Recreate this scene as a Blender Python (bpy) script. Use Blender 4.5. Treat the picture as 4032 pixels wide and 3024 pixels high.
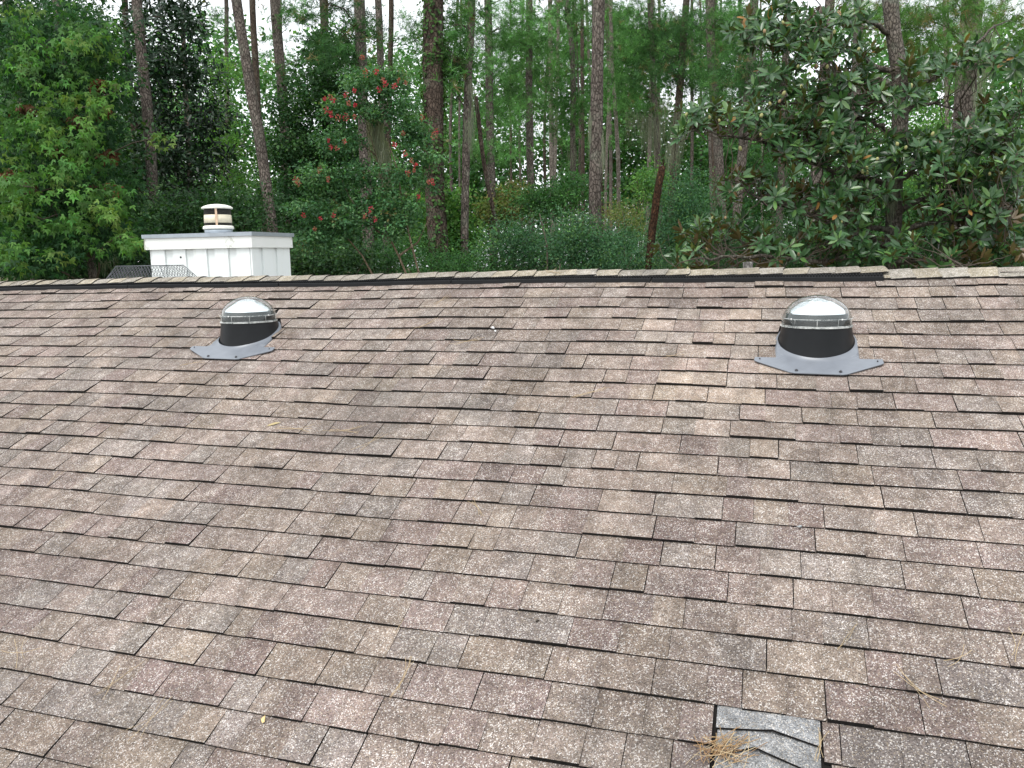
import bpy, bmesh, math, random
import numpy as np
from math import radians, sin, cos, tan, pi
from mathutils import Vector, Matrix

# ------------------------------------------------------------------ camera, sky, sun, exposure
for o in list(bpy.data.objects): bpy.data.objects.remove(o, do_unlink=True)
SC = bpy.context.scene
COL = SC.collection
F, CX, CY = 3180.0, 2016.0, 1512.0           # focal length and centre in photograph pixels
YAW, PIT, TH, ROLL = radians(17.26), radians(8.96), radians(23.22), radians(1.0)
EXPO = 0.127                                  # shingle exposure
HP = 15.65 * EXPO                             # camera height square to the roof
S0 = 31.65 * EXPO
SR = 4.35                                     # ridge
ZC = 5.10
FW = np.array([-sin(YAW)*cos(PIT), cos(YAW)*cos(PIT), -sin(PIT)])
RT = np.array([cos(YAW), sin(YAW), 0.0]); UP = np.cross(RT, FW)
RT, UP = cos(ROLL)*RT-sin(ROLL)*UP, sin(ROLL)*RT+cos(ROLL)*UP
CAMP = np.array([0, 0, ZC])
cam = bpy.data.cameras.new('camera'); camo = bpy.data.objects.new('camera', cam); COL.objects.link(camo)
cam.sensor_width = 36.0; cam.lens = 36.0*F/4032.0; cam.clip_start = 0.05; cam.clip_end = 1000
camo.matrix_world = Matrix(np.vstack([np.column_stack([RT, UP, -FW, CAMP]), [0, 0, 0, 1]]).tolist())
SC.camera = camo
W = bpy.data.worlds.new('World'); SC.world = W; W.use_nodes = True
nt = W.node_tree; nt.nodes.clear()
sky = nt.nodes.new('ShaderNodeTexSky'); sky.sky_type = 'NISHITA'; sky.sun_disc = False
SUN_EL, SUN_AZ = radians(62), radians(200)
sky.sun_elevation = SUN_EL; sky.sun_rotation = SUN_AZ
sky.air_density = 1.0; sky.dust_density = 3.0; sky.ozone_density = 1.0
hs = nt.nodes.new('ShaderNodeHueSaturation'); hs.inputs['Saturation'].default_value = 0.22
bg = nt.nodes.new('ShaderNodeBackground'); bg.inputs['Strength'].default_value = 0.15
wo = nt.nodes.new('ShaderNodeOutputWorld')
cl = nt.nodes.new('ShaderNodeMix'); cl.data_type = 'RGBA'; cl.inputs[0].default_value = .55; cl.inputs[7].default_value = (6.4, 6.7, 6.9, 1)   # even cloud sheet
nt.links.new(sky.outputs[0], hs.inputs['Color']); nt.links.new(hs.outputs[0], cl.inputs[6]); nt.links.new(cl.outputs[2], bg.inputs[0]); nt.links.new(bg.outputs[0], wo.inputs[0])
sl = bpy.data.lights.new('sun', 'SUN'); sl.energy = 0.9; sl.angle = radians(25); sl.color = (1, .96, .9)
so = bpy.data.objects.new('sun', sl); COL.objects.link(so)
# sun stands behind the camera, high, a little to the left
sd = Vector((sin(SUN_AZ)*cos(SUN_EL), cos(SUN_AZ)*cos(SUN_EL), sin(SUN_EL)))
so.rotation_euler = (-sd).to_track_quat('-Z', 'Y').to_euler()
SC.view_settings.view_transform = 'Standard'; SC.view_settings.look = 'None'
SC.view_settings.exposure = 1.0; SC.view_settings.gamma = 1.0; SC.view_settings.use_curve_mapping = False
SC.render.engine = 'CYCLES'
SC.cycles.max_bounces = 8; SC.cycles.transparent_max_bounces = 12

# ------------------------------------------------------------------ helpers
rng = np.random.default_rng(11); random.seed(5)
def P(px, py, d):
    return CAMP + (FW*F + RT*(px-CX) - UP*(py-CY))/F*d
V_UP = np.array([0, cos(TH), sin(TH)]); N_RF = np.array([0, -sin(TH), cos(TH)])
FOOT = CAMP - N_RF*HP
def sag(a, S):
    w = np.clip((S-2.0)/2.4, 0, 1)
    return (-0.030*np.clip((-a-1.2)/4.2, 0, 1.6)**1.6*w
            + 0.0035*np.sin(a*2.3+S*1.1)+0.003*np.sin(a*0.9-S*2.9+1)+0.0015*np.sin(a*6.1+S*3.3))
def R(a, S, h=0.0):                            # roof coordinates to world
    return FOOT + np.array([a, 0, 0]) + V_UP*S + N_RF*(h+float(sag(a, S)))
def roof_px(x, y, off=0.0):                    # pixel on the roof plane -> (a, S)
    d = FW*F + RT*(x-CX) - UP*(y-CY)
    t = -(HP-off)/(d@N_RF); p = d*t
    return p[0], p@V_UP

def tag(o, label=None, cat=None, group=None, kind=None):
    if label: o['label'] = label
    if cat: o['category'] = cat
    if group: o['group'] = group
    if kind: o['kind'] = kind
    return o
def link(o, parent=None):
    COL.objects.link(o)
    if parent is not None:
        o.parent = parent
        if parent.type == 'EMPTY': o.matrix_parent_inverse = Matrix.Translation(-Vector(parent.location))   # mesh parents sit at the origin
    return o
def empty(name, loc, label=None, cat=None, group=None):
    o = bpy.data.objects.new(name, None); o.location = loc; o.empty_display_size = .2
    COL.objects.link(o); tag(o, label, cat, group); return o
class MB:
    """collects vertices and faces; builds one mesh object"""
    def __init__(s): s.v = []; s.f = []; s.m = []; s.c = []; s.n = 0; s.smooth = []
    def add(s, verts, faces, mat=0, col=(1, 1, 1), smooth=False):
        verts = [tuple(map(float, p)) for p in verts]
        s.v += verts; b = s.n
        for k, fc in enumerate(faces):
            s.f.append(tuple(b+i for i in fc)); s.m.append(mat[k] if isinstance(mat, (list, tuple)) else mat); s.smooth.append(smooth)
        s.c += [col]*len(verts) if not isinstance(col, list) else col
        s.n += len(verts)
    def hexa(s, p, mat=0, col=(1, 1, 1)):      # 8 points: 4 bottom, 4 top
        s.add(p, [(3, 2, 1, 0), (4, 5, 6, 7), (0, 1, 5, 4), (1, 2, 6, 5), (2, 3, 7, 6), (3, 0, 4, 7)], mat, col)
    def box(s, lo, hi, mat=0, col=(1, 1, 1)):
        x0, y0, z0 = lo; x1, y1, z1 = hi
        s.hexa([(x0, y0, z0), (x1, y0, z0), (x1, y1, z0), (x0, y1, z0), (x0, y0, z1), (x1, y0, z1), (x1, y1, z1), (x0, y1, z1)], mat, col)
    def tube(s, pts, rad, seg=8, mat=0, col=(1, 1, 1), cap=True, jit=0.0):
        pts = [np.array(p, float) for p in pts]; n = len(pts)
        if np.isscalar(rad): rad = [rad]*n
        t0 = pts[1]-pts[0]; t0 /= np.linalg.norm(t0)+1e-9
        ref = np.array([1, 0, 0]) if abs(t0[0]) < .8 else np.array([0, 1, 0])
        u = np.cross(t0, ref); u /= np.linalg.norm(u)
        vs = []
        for i in range(n):
            t = pts[min(i+1, n-1)]-pts[max(i-1, 0)]; t = t/(np.linalg.norm(t)+1e-9)
            u = u - t*(u@t); u /= np.linalg.norm(u)+1e-9; w = np.cross(t, u)
            for k in range(seg):
                a = 2*pi*k/seg; r = rad[i]*(1+jit*(random.random()-.5)*2)
                vs.append(pts[i]+(u*cos(a)+w*sin(a))*r)
        fs = []
        for i in range(n-1):
            for k in range(seg):
                a = i*seg+k; b = i*seg+(k+1) % seg
                fs.append((a, b, b+seg, a+seg))
        if cap:
            fs.append(tuple(range(seg-1, -1, -1))); fs.append(tuple(range((n-1)*seg, n*seg)))
        s.add(vs, fs, mat, col, True)
    def lathe(s, c, prof, seg=32, mat=0, col=(1, 1, 1), close=False):
        vs = []; fs = []
        for (r, z) in prof:
            for k in range(seg):
                a = 2*pi*k/seg; vs.append((c[0]+r*cos(a), c[1]+r*sin(a), c[2]+z))
        m = len(prof)
        for i in range(m-1 if not close else m):
            j = (i+1) % m
            for k in range(seg):
                l = (k+1) % seg
                fs.append((i*seg+k, i*seg+l, j*seg+l, j*seg+k))
        s.add(vs, fs, mat, col, True)
    def mesh(s, name, mats):
        me = bpy.data.meshes.new(name)
        me.from_pydata(s.v, [], s.f)
        for m in mats: me.materials.append(m)
        me.polygons.foreach_set('material_index', s.m)
        me.polygons.foreach_set('use_smooth', s.smooth)
        ca = me.attributes.new('tint', 'FLOAT_COLOR', 'POINT')
        arr = np.ones((s.n, 4), np.float32); arr[:, :3] = np.array(s.c, np.float32).reshape(-1, 3)
        ca.data.foreach_set('color', arr.ravel())
        me.update(); return me
    def build(s, name, mats, parent=None):
        if not isinstance(mats, (list, tuple)): mats = [mats]
        return link(bpy.data.objects.new(name, s.mesh(name, mats)), parent)

def np_mesh(name, verts, faces, mats, tint=None, nper=None, matidx=None, smooth=False):
    """verts (N,3); faces (M,k) uniform; tint (N,3)"""
    me = bpy.data.meshes.new(name)
    M, k = faces.shape
    me.vertices.add(len(verts)); me.vertices.foreach_set('co', np.ascontiguousarray(verts, np.float32).ravel())
    me.loops.add(M*k); me.loops.foreach_set('vertex_index', np.ascontiguousarray(faces, np.int32).ravel())
    me.polygons.add(M); me.polygons.foreach_set('loop_start', np.arange(0, M*k, k, dtype=np.int32))
    if matidx is not None: me.polygons.foreach_set('material_index', matidx.astype(np.int32))
    if smooth: me.polygons.foreach_set('use_smooth', np.ones(M, bool))
    for m in mats: me.materials.append(m)
    if tint is not None:
        ca = me.attributes.new('tint', 'FLOAT_COLOR', 'POINT')
        arr = np.ones((len(verts), 4), np.float32); arr[:, :3] = tint
        ca.data.foreach_set('color', arr.ravel())
    me.update(calc_edges=True); return me

# ------------------------------------------------------------------ materials
def mat(name):
    m = bpy.data.materials.new(name); m.use_nodes = True
    n = m.node_tree; n.nodes.clear(); return m, n
def N(n, t, **kw):
    x = n.nodes.new(t)
    for k, v in kw.items():
        if k == 'inp':
            for a, b in v.items(): x.inputs[a].default_value = b
        else: setattr(x, k, v)
    return x
def mixc(n, mode, fac, a, b):
    x = N(n, 'ShaderNodeMix', data_type='RGBA', blend_type=mode)
    for sock, val in ((x.inputs[0], fac), (x.inputs[6], a), (x.inputs[7], b)):
        if hasattr(val, 'default_value'): n.links.new(val, sock)
        else: sock.default_value = val if not isinstance(val, tuple) else (*val[:3], 1)
    return x.outputs[2]
def math_(n, op, a, b=0.0, c=None):
    x = N(n, 'ShaderNodeMath', operation=op)
    for i, val in enumerate((a, b, c)):
        if val is None: continue
        if hasattr(val, 'default_value'): n.links.new(val, x.inputs[i])
        else: x.inputs[i].default_value = val
    return x.outputs[0]
def ramp(n, src, stops):
    r = N(n, 'ShaderNodeValToRGB'); e = r.color_ramp.elements
    while len(e) < len(stops): e.new(.5)
    for i, (p, c) in enumerate(stops):
        e[i].position = p; e[i].color = (*c, 1) if isinstance(c, tuple) else (c, c, c, 1)
    n.links.new(src, r.inputs[0]); return r.outputs[0]
def noise(n, vec, scale, detail=3, rough=.55, out=0):
    x = N(n, 'ShaderNodeTexNoise', inp={'Scale': scale, 'Detail': detail, 'Roughness': rough})
    if vec is not None: n.links.new(vec, x.inputs['Vector'])
    return x.outputs[out]
def voro(n, vec, scale, feature='F1', rand=1.0):
    x = N(n, 'ShaderNodeTexVoronoi', feature=feature, inp={'Scale': scale, 'Randomness': rand})
    if vec is not None: n.links.new(vec, x.inputs['Vector'])
    return x
def coord(n, scale=None, loc=None):
    g = N(n, 'ShaderNodeTexCoord').outputs['Object']
    if scale:
        mp = N(n, 'ShaderNodeMapping', inp={'Scale': scale})
        n.links.new(g, mp.inputs[0]); g = mp.outputs[0]
    return g
def princ(n, base, rough=.6, spec=.5, metal=0.0, bump=None, bstr=.3, bdist=.01):
    p = N(n, 'ShaderNodeBsdfPrincipled', inp={'Metallic': metal})
    for sock, val in ((p.inputs['Base Color'], base), (p.inputs['Roughness'], rough), (p.inputs['Specular IOR Level'], spec)):
        if hasattr(val, 'default_value'): n.links.new(val, sock)
        else: sock.default_value = (*val, 1) if isinstance(val, tuple) else val
    if bump is not None:
        b = N(n, 'ShaderNodeBump', inp={'Strength': bstr, 'Distance': bdist})
        n.links.new(bump, b.inputs['Height']); n.links.new(b.outputs[0], p.inputs['Normal'])
    return p
def out(n, sh):
    o = N(n, 'ShaderNodeOutputMaterial'); n.links.new(sh.outputs[0], o.inputs[0])
def tint(n): return N(n, 'ShaderNodeAttribute', attribute_name='tint').outputs['Color']

def m_shingle():
    m, n = mat('asphalt_shingle'); co = coord(n)
    base = tint(n)
    vc = voro(n, co, 340.0)                                    # granules
    sep = N(n, 'ShaderNodeSeparateColor'); n.links.new(vc.outputs['Color'], sep.inputs[0])
    clump = noise(n, co, 26.0, 4, .65)
    wear = noise(n, co, 2.6, 4, .6)
    gran = ramp(n, sep.outputs[0], [(0.0, .42), (.35, .80), (.7, 1.08), (1.0, 1.3)])
    c = mixc(n, 'MULTIPLY', 1.0, base, gran)
    cl = ramp(n, clump, [(.3, .80), (.7, 1.17)]); c = mixc(n, 'MULTIPLY', 1.0, c, cl)
    # white granules, denser where the clump noise is high
    thr = math_(n, 'ADD', sep.outputs[1], math_(n, 'MULTIPLY', math_(n, 'SUBTRACT', clump, .5), .55))
    wh = ramp(n, thr, [(.83, 0.0), (.93, 1.0)])
    c = mixc(n, 'MIX', math_(n, 'MULTIPLY', wh, .74), c, (.64, .61, .58))
    # dust-coloured granules
    tn = ramp(n, sep.outputs[2], [(.86, 0.0), (.92, 1.0)])
    c = mixc(n, 'MIX', math_(n, 'MULTIPLY', tn, .45), c, (.36, .29, .20))
    st = ramp(n, wear, [(.32, .80), (.5, 1.0), (.7, 1.10)]); c = mixc(n, 'MULTIPLY', 1.0, c, st)
    md = noise(n, co, 8.5, 3, .6); c = mixc(n, 'MULTIPLY', 1.0, c, ramp(n, md, [(.3, .80), (.7, 1.16)]))
    bl = noise(n, co, .55, 3, .6); c = mixc(n, 'MULTIPLY', 1.0, c, ramp(n, bl, [(.3, .86), (.7, 1.14)]))
    sk = noise(n, coord(n, (6, .7, .7)), 1.4, 4, .65); c = mixc(n, 'MULTIPLY', 1.0, c, ramp(n, sk, [(.32, .86), (.68, 1.10)]))
    # algae and soot staining
    al = noise(n, co, .85, 5, .65)
    alr = ramp(n, al, [(.52, 0.0), (.70, .34)]); c = mixc(n, 'MIX', alr, c, (.115, .11, .095))
    p = princ(n, c, .92, .25, 0, math_(n, 'ADD', vc.outputs['Distance'], clump), .55, .004); out(n, p); return m
def m_plain(name, col, rough=.6, spec=.5, metal=0.0, var=.12, scale=30, bstr=.0):
    m, n = mat(name); co = coord(n); ns = noise(n, co, scale, 4, .6)
    f = ramp(n, ns, [(.25, 1-var), (.75, 1+var)]); c = mixc(n, 'MULTIPLY', 1.0, col, f)
    p = princ(n, c, rough, spec, metal, ns if bstr else None, bstr, .004); out(n, p); return m
def m_tint(name, rough=.8, spec=.3, scale=30, var=.15, bstr=.2):
    m, n = mat(name); co = coord(n); ns = noise(n, co, scale, 4, .6)
    f = ramp(n, ns, [(.25, 1-var), (.75, 1+var)]); c = mixc(n, 'MULTIPLY', 1.0, tint(n), f)
    p = princ(n, c, rough, spec, 0, ns, bstr, .004); out(n, p); return m
def m_bark(name, c0, c1, c2, vs=9.0, moss=.25):
    m, n = mat(name); co = coord(n, (1, 1, .45))
    wv = N(n, 'ShaderNodeVectorMath', operation='ADD'); n.links.new(co, wv.inputs[0])
    sc = N(n, 'ShaderNodeVectorMath', operation='SCALE', inp={'Scale': .09}); wc = noise(n, co, 9, 4, .6, 1); n.links.new(wc, sc.inputs[0]); n.links.new(sc.outputs[0], wv.inputs[1])
    v = voro(n, wv.outputs[0], vs*1.9, 'DISTANCE_TO_EDGE'); v2 = voro(n, wv.outputs[0], vs*1.9)
    sep = N(n, 'ShaderNodeSeparateColor'); n.links.new(v2.outputs['Color'], sep.inputs[0])
    plate = mixc(n, 'MIX', sep.outputs[0], c1, c2)
    fine = noise(n, co, 45, 5, .75)
    crack = ramp(n, math_(n, 'ADD', v.outputs['Distance'], math_(n, 'MULTIPLY', math_(n, 'SUBTRACT', fine, .5), .16)), [(.0, .22), (.13, 1.0)])
    c = mixc(n, 'MIX', crack, c0, plate)
    c = mixc(n, 'MULTIPLY', 1.0, c, ramp(n, fine, [(.3, .62), (.7, 1.3)]))
    co2 = coord(n); big = noise(n, co2, 1.1, 3, .6); c = mixc(n, 'MULTIPLY', 1.0, c, ramp(n, big, [(.3, .72), (.7, 1.2)]))
    ln = noise(n, co2, 2.6, 6, .75)
    c = mixc(n, 'MIX', ramp(n, ln, [(.50, 0.0), (.70, moss)]), c, (.23, .26, .20))
    hgt = math_(n, 'ADD', ramp(n, v.outputs['Distance'], [(0.0, 0.0), (.14, 1.0)]), math_(n, 'MULTIPLY', fine, .7))
    p = princ(n, c, .95, .15, 0, hgt, 1.0, .025); out(n, p); return m
def m_leaf(name, rough=.45, spec=.45, trans=.28, back=None):
    m, n = mat(name); t = tint(n)
    col = t
    if back is not None:
        g = N(n, 'ShaderNodeNewGeometry'); col = mixc(n, 'MIX', g.outputs['Backfacing'], t, back)
    p = princ(n, col, rough, spec)
    tr = N(n, 'ShaderNodeBsdfTranslucent'); tc = mixc(n, 'MULTIPLY', 1.0, t, (1.3, 1.5, .55)); n.links.new(tc, tr.inputs[0])
    mx = N(n, 'ShaderNodeMixShader', inp={0: trans}); n.links.new(p.outputs[0], mx.inputs[1]); n.links.new(tr.outputs[0], mx.inputs[2])
    out(n, mx); return m
def m_clear(name, tintc=(.93, .96, .96), ior=1.49, dirt=.025):
    m, n = mat(name)
    g = N(n, 'ShaderNodeNewGeometry'); fr = N(n, 'ShaderNodeFresnel')          # a thin sheet: same reflection from both sides
    n.links.new(math_(n, 'MULTIPLY_ADD', g.outputs['Backfacing'], 1/ior-ior, ior), fr.inputs['IOR'])
    tr = N(n, 'ShaderNodeBsdfTransparent', inp={0: (*tintc, 1)}); gl = N(n, 'ShaderNodeBsdfGlossy', inp={'Roughness': .03})
    mx = N(n, 'ShaderNodeMixShader'); n.links.new(math_(n, 'MULTIPLY', fr.outputs[0], 1.6), mx.inputs[0]); n.links.new(tr.outputs[0], mx.inputs[1]); n.links.new(gl.outputs[0], mx.inputs[2])
    df = N(n, 'ShaderNodeBsdfDiffuse', inp={0: (.75, .76, .74, 1)})
    ns = noise(n, coord(n), 14, 5, .7); k = ramp(n, ns, [(.45, dirt*.35), (.75, dirt*2.0)])
    m2 = N(n, 'ShaderNodeMixShader'); n.links.new(k, m2.inputs[0]); n.links.new(mx.outputs[0], m2.inputs[1]); n.links.new(df.outputs[0], m2.inputs[2])
    out(n, m2); return m
def m_white_wood():
    m, n = mat('white_painted_wood'); co = coord(n)
    st = coord(n, (9, 9, 1.3)); s1 = noise(n, st, 2.2, 5, .7)
    c = mixc(n, 'MIX', ramp(n, s1, [(.55, 0.0), (.80, .5)]), (.78, .82, .81), (.60, .63, .54))
    al = noise(n, co, 9, 5, .75); c = mixc(n, 'MIX', ramp(n, al, [(.66, 0.0), (.74, .55)]), c, (.30, .31, .17))
    p = princ(n, c, .5, .4, 0, noise(n, co, 60, 3), .1, .003); out(n, p); return m
def m_trim():
    m, n = mat('white_trim_with_algae'); co = coord(n); c = mixc(n, 'MIX', noise(n, co, 3, 4), (.82, .83, .81), (.72, .74, .70))
    # green growth that gathers at the board ends and below a drip (tint.r carries how much grows there)
    sp = N(n, 'ShaderNodeSeparateColor'); n.links.new(tint(n), sp.inputs[0])
    al = math_(n, 'ADD', noise(n, co, 22, 5, .75), math_(n, 'MULTIPLY', sp.outputs[0], .34))
    c = mixc(n, 'MIX', ramp(n, al, [(.68, 0.0), (.95, .85)]), c, (.16, .17, .08))
    p = princ(n, c, .5, .4); out(n, p); return m
M = {}
M['shingle'] = m_shingle()
M['butt'] = m_plain('asphalt_edge', (.020, .019, .018), .95, .1, 0, .4, 80)
M['felt'] = m_plain('roofing_felt', (.018, .017, .016), .95, .1)
M['vent_plastic'] = m_plain('black_vent_plastic', (.007, .0075, .0085), .6, .22)
M['turret'] = m_plain('black_turret_plastic', (.007, .008, .0095), .40, .28, 0, .2, 25)
M['flange'] = m_plain('sheen_grey_flashing', (.165, .18, .205), .34, .5, 0, .10, 18)  # sky sheen on dark flashing, put into the grey base colour
M['collar'] = m_plain('dark_collar', (.030, .036, .036), .6, .3)
M['mirror'] = m_plain('mirror_film', (.95, .96, .97), .14, .5, 1.0, .02, 11, .28)
M['clear'] = m_clear('clear_acrylic'); M['rim'] = m_clear('acrylic_rim', (.80, .84, .84), 1.49, .55)
M['screw'] = m_plain('screw_metal', (.05, .05, .055), .4, .5, .6)
M['whiteclip'] = m_plain('white_clip', (.75, .76, .75), .4, .5)
M['white_wood'] = m_white_wood(); M['trim'] = m_trim()
M['galv'] = m_plain('galvanised_flashing', (.40, .44, .48), .42, .5, .75, .15, 9)
M['cream'] = m_plain('cream_enamel', (.74, .66, .50), .45, .5, 0, .12, 18)
M['creamlid'] = m_plain('cream_lid_enamel', (.80, .78, .70), .45, .5, 0, .10, 22)
M['strap'] = m_plain('tan_strap', (.66, .48, .34), .6, .4, 0, .2, 30)
M['wire'] = m_plain('dark_wire', (.10, .095, .085), .55, .5, .5)
M['cagewire'] = m_plain('expanded_steel', (.11, .12, .13), .5, .5, .5)
M['dark'] = m_plain('flue_inside', (.02, .02, .02), .9, .1)
M['pine_bark'] = m_bark('pine_bark', (.030, .023, .019), (.125, .103, .088), (.20, .168, .146), 9.0, .35)
M['pale_bark'] = m_bark('pale_bark', (.07, .058, .048), (.21, .18, .15), (.28, .245, .21), 8.0, .35)
M['mag_bark'] = m_bark('magnolia_bark', (.05, .043, .036), (.15, .13, .105), (.20, .175, .15), 16.0, .9)
M['dark_bark'] = m_bark('dark_bark', (.022, .017, .013), (.085, .062, .048), (.12, .09, .07), 9.0, .3)
M['snag'] = m_bark('rotting_wood', (.010, .006, .004), (.042, .023, .014), (.085, .042, .022), 12.0, .05)
M['crape_bark'] = m_bark('smooth_crape_bark', (.16, .115, .075), (.24, .18, .12), (.28, .215, .15), 5.0, .3)
M['twig'] = m_plain('twig_bark', (.10, .082, .066), .95, .1, 0, .3, 20)
M['leaf'] = m_leaf('broad_leaf', .6, .16, .30)
M['dleaf'] = m_leaf('dark_glossy_leaf', .4, .32, .12)
M['mleaf'] = m_leaf('magnolia_leaf', .27, .48, .18, (.115, .075, .032))
M['needle'] = m_leaf('pine_needle', .6, .12, .25)
M['petal'] = m_leaf('petal', .6, .3, .35)
M['moss'] = m_leaf('spanish_moss', .9, .1, .25)
M['pod'] = m_tint('seed_pod', .8, .2, 120, .3, .6)
M['straw'] = m_tint('dry_straw', .7, .3, 200, .2, .1)
M['oldwood'] = m_bark('weathered_post', (.08, .075, .07), (.20, .19, .18), (.26, .25, .235), 7.0, .3)
M['stone'] = m_plain('white_chip', (.75, .76, .76), .6, .4)
M['wall'] = m_plain('painted_siding', (.62, .60, .55), .7, .3)
def m_ground():
    m, n = mat('forest_floor'); co = coord(n)
    c = mixc(n, 'MIX', noise(n, co, .35, 5), (.085, .060, .038), (.060, .075, .030))
    c = mixc(n, 'MULTIPLY', 1.0, c, ramp(n, noise(n, co, 9, 6, .7), [(.3, .6), (.7, 1.4)]))
    p = princ(n, c, .95, .1, 0, noise(n, co, 6, 6, .7), .6, .1); out(n, p); return m
M['ground'] = m_ground()

# ------------------------------------------------------------------ ground
g = MB(); q = 400
g.add([(-q, -q, 0), (q, -q, 0), (q, q, 0), (-q, q, 0)], [(0, 1, 2, 3)])
tag(g.build('ground', M['ground']), kind='structure')

# ------------------------------------------------------------------ house: walls, roof sheets
YR = float((FOOT+V_UP*SR)[1]); ZR = float((FOOT+V_UP*SR)[2])
A0, A1, SE = -8.6, 4.2, -0.9
ye, ze = float((FOOT+V_UP*SE)[1]), float((FOOT+V_UP*SE)[2])
yb = 2*YR-ye
house = empty('house', ((A0+A1)/2, YR, 0), 'low house with a weathered brown-grey asphalt shingle roof in the foreground', 'house')
w = MB(); w.box((A0+.3, ye+.4, 0), (A1-.3, yb-.4, ze+.02)); w.build('wall', M['wall'], house)
for xx in (A0+.3, A1-.42):
    gm = MB()
    gm.add([(xx, ye+.4, ze+.021), (xx, yb-.4, ze+.021), (xx, YR, ZR-.25), (xx+.12, ye+.4, ze+.021), (xx+.12, yb-.4, ze+.021), (xx+.12, YR, ZR-.25)],
           [(0, 2, 1), (3, 4, 5), (0, 1, 4, 3), (1, 2, 5, 4), (2, 0, 3, 5)])
    gm.build('gable', M['wall'], house)
rf = MB(); NA, NS = 48, 24
def sheet(back):
    vs = []; fs = []
    for i in range(NA+1):
        for j in range(NS+1):
            a = A0+(A1-A0)*i/NA; S = SE+(SR-SE)*j/NS
            p = R(a, S, -.004)
            if back: p = np.array([p[0], 2*YR-p[1], p[2]])
            vs.append(p)
    for i in range(NA):
        for j in range(NS):
            b = i*(NS+1)+j; fc = (b, b+NS+1, b+NS+2, b+1)
            fs.append(fc if not back else fc[::-1])
    return vs, fs
vs, fs = sheet(False); rf.add(vs, fs)
roof = rf.build('roof', [M['felt']], house)
bs = MB(); vs, fs = sheet(True); bs.add(vs, fs, 0, (.25, .22, .2)); bs.build('rear_roof_slope', [M['shingle']], house)

# ------------------------------------------------------------------ shingles
def hsv_tab(S, a=0.0):
    r = random.random(); g = max(0, min(1, (S-1.2)/3.0))       # upper courses tanner: part weathering, part light put into the tint
    if r < .34: c = np.array([.200, .172, .150])
    elif r < .52: c = np.array([.192, .158, .146])              # mauve
    elif r < .62: c = np.array([.170, .135, .127])              # plum
    elif r < .80: c = np.array([.218, .188, .155])              # tan
    else: c = np.array([.190, .176, .162])                      # grey
    c = c*(1-.25*g)+np.array([.235, .192, .148])*.25*g
    c = c*.80+np.array([.205, .170, .147])*.20; c = c*random.uniform(.86, 1.13)
    # tone of the field: a paler run left of the right skylight, a darker run in the middle
    pale = math.exp(-((a+.35-.10*(S-3.3))/.42)**2-((S-3.25)/.75)**2); darker = math.exp(-((a+1.55)/.65)**2-((S-3.45)/.6)**2)
    c = c*(1+.34*pale-.17*darker)*(1-pale*np.array([0, .01, .05])); lo = max(0, 1-(S-1.1)/1.2)
    c = c*(1-.10*lo*min(1, max(0, a+1.2))*np.array([1.15, 1, .85])); c = c*np.array([1.045, .965, .955])
    return tuple(c)
SKY_A = (.247, -2.862)                        # skylight centres along the ridge
SK_S = 3.558                                  # turret axis on the roof
S_WING = S0-5*EXPO
PATCH = (-.085, .180)
def keep_hw(S, a0):                           # half width of the cut-out round a skylight
    if S < S_WING-.004: return 0
    if S < SK_S+.02: return .180
    d = S-(SK_S+.02)
    return math.sqrt(max(0, .20**2-d*d))*.9
def clip(aL, aR, Su, Sb):
    """returns list of (aLu,aRu,aLb,aRb) after cutting round the skylights"""
    pcs = [(aL, aR, aL, aR)]
    for a0 in SKY_A:
        nx = []
        for (lu, ru, lb, rb) in pcs:
            hu, hb = keep_hw(Su, a0), keep_hw(Sb+.006, a0)
            if hu <= 0 and hb <= 0: nx.append((lu, ru, lb, rb)); continue
            hu = max(hu, .001); hb = max(hb, .001)
            Lu, Lb = min(ru, a0-hu), min(rb, a0-hb)
            if Lu-lu > .010 or Lb-lb > .010:
                nx.append((lu, max(Lu, lu), lb, max(Lb, lb)))
            Ru, Rb = max(lu, a0+hu), max(lb, a0+hb)
            if ru-Ru > .010 or rb-Rb > .010:
                nx.append((min(Ru, ru), ru, min(Rb, rb), rb))
        pcs = nx
    return pcs
def tab_boxes(mb, cols, Su, Sb):
    """cols: list of (aL,aR,height at butt,tint,butt offset)"""
    k = 0
    for (aL, aR, hb, tc, of) in cols:
        for (lu, ru, lb, rb) in clip(aL, aR, Su, Sb):
            u0, b0 = .0012, hb
            pts = [R(lb, Sb+of, -.003), R(rb, Sb+of, -.003), R(ru, Su, -.003), R(lu, Su, -.003),
                   R(lb, Sb+of, b0), R(rb, Sb+of, b0+random.uniform(-.001, .001)), R(ru, Su, u0), R(lu, Su, u0)]
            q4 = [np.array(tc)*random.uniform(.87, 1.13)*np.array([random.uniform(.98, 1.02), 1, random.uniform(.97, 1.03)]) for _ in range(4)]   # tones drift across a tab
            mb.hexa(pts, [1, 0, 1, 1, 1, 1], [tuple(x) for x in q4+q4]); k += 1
    return k
tabs = []
i_top = -2
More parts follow.
